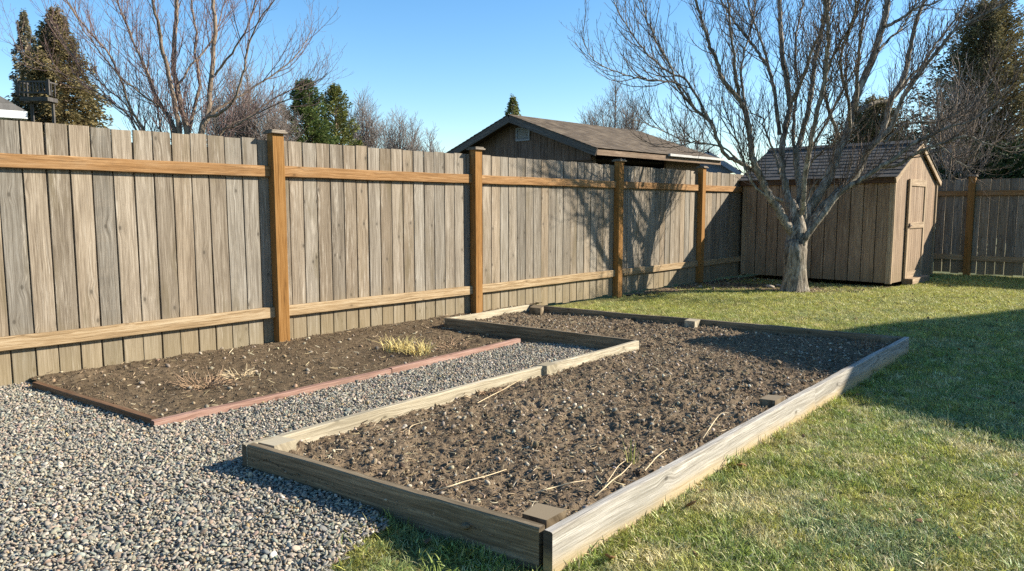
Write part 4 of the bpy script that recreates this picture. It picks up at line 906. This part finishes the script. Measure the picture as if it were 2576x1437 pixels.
stems = [ms([(1390, 980), (1350, 820), (1310, 620), (1290, 480), (1300, 300), (1310, 100), (1312, -60), (1320, -300)], 0, .4, 0.085, 0.03), ms([(1330, 970), (1290, 750), (1240, 500), (1200, 350), (1180, 200), (1130, 0), (1090, -250)], 0, -.6, 0.068, 0.0225),
 ms([(1490, 985), (1545, 860), (1565, 640), (1600, 250), (1590, 0), (1600, -260)], 0, .3, 0.085, 0.03), ms([(1545, 870), (1650, 830), (1740, 740), (1800, 560), (1850, 330), (1930, 150), (2050, -20), (2150, -200)], 0, -.9, 0.034, 0.0075, False),
 ms([(1060, 960), (960, 800), (840, 450), (620, 180), (480, -20), (360, -200)], .3, -.8, 0.0425, 0.0075), ms([(1410, 980), (1480, 640), (1450, 400), (1462, 240), (1420, 0), (1400, -200)], .2, 1.1, 0.051, 0.015),
 ms([(1300, 970), (1180, 750), (1090, 520), (960, 240), (870, 0), (800, -220)], .0, .9, 0.051, 0.0112), ms([(1190, 960), (1170, 800), (1110, 600), (1000, 330), (900, 100), (820, -80)], .3, 1.5, 0.0298, 0.0075),
 ms([(1640, 1000), (1850, 860), (2050, 720), (2250, 640), (2400, 580)], .3, .9, 0.0298, 0.0045), ms([(1560, 860), (1700, 760), (1900, 640), (2130, 480), (2260, 330), (2330, 200)], 0, 1., 0.034, 0.0045, False),
 ms([(1000, 930), (830, 760), (640, 640), (400, 520), (200, 420), (60, 250)], .3, -.3, 0.0255, 0.00375), ms([(1000, 880), (760, 620), (560, 430), (400, 200), (330, 50)], .3, .8, 0.0255, 0.0045), ms([(1600, 560), (1720, 400), (1840, 200), (1900, 0), (1960, -150)], .1, -.7, 0.0255, 0.0075, False),
 ms([(1250, 880), (1080, 720), (880, 560), (700, 330), (560, 120), (470, -60)], .1, -1.2, 0.0298, 0.00525), ms([(1640, 1000), (1740, 940), (1900, 850), (2150, 730), (2330, 620), (2440, 540)], .2, -.6, 0.0255, 0.00375), ms([(1310, 660), (1400, 520), (1560, 330), (1640, 130), (1680, -100)], 0, 1.2, 0.0255, 0.0075, False)]
bare_tree('bare_tree', mb_, stems, [(.14, .5, 1.8, 36, .7, 5, .0065, 4, .36), (.13, .2, .8, 42, .5, 3, .0045, 3, .15), (.15, .08, .28, 48, .4, 2, .0036, 3, .2)], 'large bare tree with reddish twigs rising behind the fence at left', M['bark_far'], M['twig_red'], 9)

def round_tree(name, px, top, depth, halfw, label, seed, group=None, n=9, tm='bark_far', cm='twig_far', lowf=.25, fine=1.):
    """bare tree whose stems fan from one trunk; halfw in px"""
    r = np.random.RandomState(seed); b = flat(at(px, 521, depth)); H = at(px, top, depth)[2]; hw = halfw / FPX * depth; st_ = []
    st_.append(([b + A_([0, 0, -.1]), b + A_([.05, .02, H * .25]), b + A_([.0, .05, H * .55]), b + A_([0.05, 0, H * .97])], H * .018, H * .003))
    for k in range(n):
        a = k * 2.4 + r.rand(); q = hw * r.uniform(.45, 1.); o = A_([math.cos(a), math.sin(a), 0]); z0 = H * r.uniform(lowf * .6, lowf * 1.5); ht = H * (1 - .32 * (q / hw) ** 2) * r.uniform(.86, 1.)
        st_.append(([b + A_([0, 0, z0]), b + o * q * .4 + A_([0, 0, z0 + (ht - z0) * .33]), b + o * q * .8 + A_([0, 0, z0 + (ht - z0) * .68]), b + o * q + A_([0, 0, ht])], H * .009, H * .002))
    s = H / 8
    return bare_tree(name, b, st_, [(.11 * s / fine, .9 * s, 2.3 * s, 44, .5, 5, .00034 * depth, 3, .12), (.13 * s / fine, .35 * s, 1.0 * s, 46, .4, 3, .00028 * depth, 3, .1)], label, M[tm], M[cm], seed, group, 5)
round_tree('bare_tree', 632, 182, 21, 112, 'bushy bare tree with pale tangled twigs behind the dark stems at left', 101, None, 16, 'bark_far', 'twig_far', .2, 1.5)
round_tree('bare_tree', 915, 252, 42, 48, 'faint bare tree just right of the two green evergreens', 102, None, 9, 'twig_far', 'twig_far')
round_tree('bare_tree', 1008, 290, 40, 68, 'faint bare tree with a rounded crown left of the garage roof', 103, None, 11, 'twig_far', 'twig_far')
round_tree('bare_tree', 1082, 338, 44, 46, 'low faint bare tree touching the left eave of the garage', 104, None, 8, 'twig_far', 'twig_far')
round_tree('bare_tree', 1542, 212, 38, 88, 'bare tree with fine upright twigs behind the right slope of the garage roof', 105, None, 12, 'bark_far', 'twig_far')
round_tree('bare_tree', 1715, 292, 42, 85, 'low faint bare tree behind the lower end of the garage roof', 106, None, 10, 'twig_far', 'twig_far')
round_tree('bare_tree', 2500, 250, 24, 170, 'tangled bare tree in front of the tall conifer at right', 107, None, 15, 'bark_far', 'twig_pale', .2, .55)
round_tree('bare_tree', 2385, 150, 19.5, 120, 'twiggy bare tree behind the back corner of the shed', 108, None, 13, 'bark_far', 'twig_pale', .2, .5)

# ------------------------------------------------------------------ evergreens
def conifer(name, px, top, depth, halfw, mat, label, seed, nb=150, droop=.25, up=0., z0=.4, spray=26, size=.16, power=.8, group=None, lean=0.):
    r = np.random.RandomState(seed); b = flat(at(px, 521, depth)); H = at(px, top, depth)[2]; hw = halfw / FPX * depth
    root = empty(name, b, label, 'tree', group); tt = Tubes(); tt.add([b + A_([0, 0, -.1]), b + A_([0, 0, H * .5]), b + A_([0, 0, H * .97])], [H * .018 + .03, H * .011, H * .002], 7)
    C = []; D = []; SZ = []
    for k in range(nb):
        t = (k + r.rand()) / nb; t = t ** 1.15; z = z0 + (H - z0) * t; a = k * 2.399 + r.normal(0, .3); big = r.uniform(.55, 1.15); o = A_([math.cos(a), math.sin(a), 0])
        ln = hw * ((1 - t) ** power * big + .03); s = np.sqrt(r.uniform(.02, 1, spray)); pos = b + A_([0, 0, z]) + o * (s * ln)[:, None]
        pos[:, 2] += ln * (up * s - droop * s ** 2); w = ln * .36 * (1.05 - s) * r.uniform(-1, 1, spray) + r.normal(0, .03 * hw, spray); sd = A_([-o[1], o[0], 0]); pos += sd * w[:, None]; pos[:, 2] += r.normal(0, .035 * hw + .02, spray)
        d = o + sd * np.sign(w)[:, None] * .7 + A_([0, 0, 1.]) * (up * .9 - droop * s)[:, None] + r.normal(0, .35, (spray, 3)); C.append(pos); D.append(d); SZ.append(size * hw * r.uniform(.6, 1.4, spray) * (.55 + .45 * (1 - t)))
        tt.add([b + A_([0, 0, z]), b + A_([0, 0, z + ln * (up * .5 - droop * .25)]) + o * ln * .5, b + A_([0, 0, z + ln * (up - droop) * .9]) + o * ln * .92], [.02 * hw, .012 * hw, .004 * hw], 3)
    C = np.concatenate(C); D = np.concatenate(D); SZ = np.concatenate(SZ)[:, None]; D /= np.linalg.norm(D, axis=1, keepdims=True)
    nrm = r.normal(0, 1, D.shape); sd = np.cross(D, nrm); sd /= np.linalg.norm(sd, axis=1, keepdims=True); n = len(C); nn_ = np.cross(sd, D)
    Vv = np.stack([C - D * SZ * .5, C + sd * SZ * .26 + nn_ * SZ * .08, C + D * SZ * .75 - A_([0, 0, 1]) * SZ * .12, C - sd * SZ * .26 + nn_ * SZ * .08], 1).reshape(-1, 3)
    F = np.arange(n * 4).reshape(-1, 4); tt.build('trunk', M['bark_far'], root); link('crown', npmesh('crown', Vv, F), mat, root); return root
conifer('spruce_tree', 92, 45, 27, 100, M['spruce_blue'], 'thin bluish spruce with a pointed top at far left', 201, 190, .3, .05, .5, 110, .085, .8)
conifer('cedar_tree', 170, 45, 26, 190, M['cedar_brown'], 'broad bronzed conifer beside the thin spruce at far left', 202, 300, .22, .1, .5, 190, .05, .7)
conifer('arborvitae_tree', 776, 216, 24, 112, M['arb_green'], 'green upright evergreen, left and fuller of the pair behind the fence', 203, 240, .02, .7, .3, 120, .075, .55)
conifer('arborvitae_tree', 850, 226, 26, 90, M['arb_gold'], 'slimmer green evergreen, right of the pair behind the fence', 204, 200, .02, .7, .3, 100, .085, .55)
conifer('fir_tree', 1290, 250, 48, 110, M['arb_gold'], 'small fir top showing above the garage ridge', 205, 150, .25, .1, 1., 60, .07, .9)
conifer('cypress_tree', 2190, 262, 26, 170, M['olive'], 'low olive brown conifer behind the shed roof', 206, 280, .05, .5, .5, 120, .05, .55)
conifer('cypress_tree', 2455, 30, 24, 200, M['olive'], 'tall dense olive conifer at the right edge behind the back fence', 207, 420, .05, .55, .5, 170, .042, .5)
def bush(name, px, top, depth, halfw, mat, label, seed, n=9000, size=.09):
    r = np.random.RandomState(seed); b = flat(at(px, 521, depth)); H = at(px, top, depth)[2]; hw = halfw / FPX * depth; root = empty(name, b, label, 'hedge')
    cl_ = []
    for k in range(26):
        a = r.rand() * 6.28; q = hw * math.sqrt(r.rand()); cl_.append((b + A_([q * math.cos(a), q * math.sin(a) * .7, H * r.uniform(.1, .84)]), hw * r.uniform(.28, .42)))
    C = []; 
    for c, q in cl_:
        v = r.normal(0, 1, (n // 26, 3)); v /= np.linalg.norm(v, axis=1, keepdims=True); C.append(c + v * q * r.uniform(.55, 1.05, (len(v), 1)) * A_([1, 1, .9]))
    C = np.concatenate(C); C = C[(C[:, 2] > .02)]; D = r.normal(0, 1, C.shape) + A_([0, 0, -.3]); D /= np.linalg.norm(D, axis=1, keepdims=True); sd = np.cross(D, r.normal(0, 1, C.shape)); sd /= np.linalg.norm(sd, axis=1, keepdims=True); s = size * r.uniform(.6, 1.4, (len(C), 1))
    V = np.stack([C - D * s * .5, C + sd * s * .28, C + D * s * .6, C - sd * s * .28], 1).reshape(-1, 3)
    tt = Tubes()
    for c, q in cl_: tt.add([b + A_([0, 0, -.05]), (b + c) / 2 + A_([0, 0, .1]), c], [.05, .035, .015], 5)
    tt.build('trunk', M['bark_far'], root); link('crown', npmesh('crown', V, np.arange(len(V)).reshape(-1, 4)), mat, root); return root
bush('evergreen_bush', 2590, 330, 19.5, 150, M['hedge'], 'very dark leafy evergreen mass at the right edge above the back fence', 301, 16000, .12)
bush('evergreen_bush', 2440, 400, 19., 90, M['hedge'], 'lower dark evergreen bush just above the back fence post', 302, 9000, .11)

# ------------------------------------------------------------------ small plants and litter
M['stalk'] = plain('dry_stalk', (.55, .43, .26), .8, .2, 30); M['stalk2'] = plain('brown_stalk', (.3, .2, .12), .85, .3, 30); M['deadleaf'] = plain('dead_leaf', (.24, .13, .065), .8, .35, 30); M['shoot'] = plain('yellow_green_shoot', (.34, .33, .1), .6, .25, 20); M['drygrass'] = plain('dry_grass', (.62, .5, .2), .75, .25, 18)
def gz_at(p, zf): return float(zf(A_([p[0]]), A_([p[1]]))[0])
def stalk(pts, lab, lift=.012, rad=.0032):
    P = []
    for k, (x, y) in enumerate(pts): q = onz(x, y, .085); z = gz_at(q, bedz) + lift + (.012 if 0 < k < len(pts) - 1 else 0); P.append(onz(x, y, z))
    P = smooth_path(P, 6); tb = Tubes(); tb.add(P, np.linspace(rad, rad * .55, len(P)), 6); T(tb.build('dry_stalk', M['stalk']), lab, 'dry stalk', 'dry stalks lying in the raised bed')
stalk([(1093, 1235), (1130, 1224), (1170, 1211), (1225, 1197), (1277, 1180)], 'long straight pale stalk nearest the brown near board')
stalk([(1346, 1241), (1372, 1232), (1399, 1225), (1440, 1214), (1473, 1209)], 'short pale stalk between the near stake and the yellow shoots')
stalk([(1497, 1248), (1520, 1228), (1541, 1208), (1566, 1190), (1590, 1165)], 'pale stalk leaning over the silver board below the yellow shoots', .03)
stalk([(1521, 1222), (1540, 1195), (1556, 1172), (1575, 1158)], 'thin bent stalk at the foot of the yellow shoots', .02, .0025)
stalk([(1622, 1184), (1638, 1166), (1652, 1150), (1678, 1130)], 'pale forked stalk against the silver board right of the shoots', .03)
stalk([(1768, 1103), (1785, 1078), (1800, 1056), (1815, 1040), (1834, 1039)], 'hooked pale stalk near the middle stake of the silver board', .03)
stalk([(1201, 1014), (1235, 996), (1272, 977), (1310, 955), (1346, 939)], 'long thin stalk lying from dead leaves to the stake on the gravel side', .015, .0028)
stalk([(1028, 1095), (1032, 1075), (1050, 1066), (1082, 1059)], 'curved pale stalk in the middle of the bed, left half', .02, .0026)
def tuft(name, px, n, h, rad, mat, lab, cat, zf, z0, seed, lean=.8, w=.004):
    q = onz(px[0], px[1], z0); q[2] = gz_at(q, zf); o = blades(name, n, rad, h * .45, h, w, lean, mat, seed, 4); COL.objects.link(o); o.location = q; return T(o, lab, cat)
tuft('grass_tuft', (1588, 1168), 16, .12, .03, M['shoot'], 'upright yellow green shoots in the raised bed by the silver board', 'grass tuft', bedz, .08, 601, .35, .006)
tuft('grass_tuft', (1000, 880), 120, .17, .12, M['drygrass'], 'straw yellow clump of dry grass in the border, left clump of two', 'grass tuft', fbz, .04, 602, 1.3, .0075)
tuft('grass_tuft', (1052, 888), 110, .15, .11, M['drygrass'], 'straw yellow clump of dry grass in the border, right clump of two', 'grass tuft', fbz, .04, 603, 1.4, .0075)
tuft('withered_plant', (2180, 872), 40, .17, .12, M['stalk2'], 'withered brown stems in the shaded lawn corner of the raised bed', 'withered plant', bedz, .08, 604, .8, .004)
def twigclump(px, n, h, rad, lab, seed, zf, z0=.04, mat='stalk2'):
    r = np.random.RandomState(seed); q = onz(px[0], px[1], z0); q[2] = gz_at(q, zf); tb = Tubes()
    for k in range(n):
        a = r.rand() * 6.28; s = rad * math.sqrt(r.rand()); p = A_([s * math.cos(a), s * math.sin(a) * .8, -.01]); d = unit(A_([math.cos(a) * .7, math.sin(a) * .7, r.uniform(-.05, .9)])); P = [p]
        for i in range(4): d = unit(d + r.normal(0, .3, 3) - A_([0, 0, .12])); P.append(P[-1] + d * h / 4 * r.uniform(.6, 1.2)); P[-1][2] = max(P[-1][2], .005)
        tb.add(A_(P), np.linspace(.0035, .0015, 5), 4)
    o = tb.build('withered_plant', M[mat]); o.location = q; return T(o, lab, 'withered plant')
twigclump((520, 965), 120, .16, .14, 'brown withered clump of cut stems in the border near the reddish corner', 701, fbz)
twigclump((600, 945), 50, .12, .07, 'short tan stubble beside the brown clump in the border', 702, fbz, .04, 'stalk')
twigclump((1135, 868), 70, .16, .15, 'low brown twiggy plant against the dark bed board at the border end', 703, fbz)
twigclump((1225, 985), 40, .07, .08, 'small reddish brown dried plant along the pale board', 704, bedz, .08)
def leaf(px, s, lab, zf=lawnz, z0=.02, seed=0):
    r = np.random.RandomState(seed); q = onz(px[0], px[1], z0); q[2] = gz_at(q, zf) + .02; V = []; F = []
    prof = [(-.5, .02), (-.3, .2), (0, .3), (.25, .2), (.5, .02)]
    for i, (x, w) in enumerate(prof):
        for j in (-1, 0, 1): V.append((x + r.normal(0, .02), w * j, .16 * abs(j) * w / .3 + .12 * (x * x) * 2 + r.normal(0, .03)))
    for i in range(4):
        for j in range(2): a = i * 3 + j; F.append((a, a + 1, a + 4, a + 3))
    o = link('dead_leaf', npmesh('dead_leaf', A_(V) * s, A_(F)), M['deadleaf'], None, True); o.location = q; o.rotation_euler = (r.normal(0, .3), r.normal(0, .3), r.rand() * 6.28)
    sm = o.modifiers.new('thickness', 'SOLIDIFY'); sm.thickness = .001; return T(o, lab, 'dead leaf', 'dead leaves on the grass')
leaf((1860, 1168), .07, 'curled brown leaf on the grass by the middle of the silver board', seed=1)
leaf((1738, 1262), .07, 'brown leaf on the grass by the nearer length of the silver board', seed=2)
leaf((1534, 1392), .07, 'reddish brown leaf on the grass at the near foot of the silver board', seed=3)
leaf((1076, 1352), .06, 'brown leaf where gravel meets grass under the near board', seed=4)
leaf((2312, 1305), .05, 'small dark leaf pressed in the open lawn', seed=5)
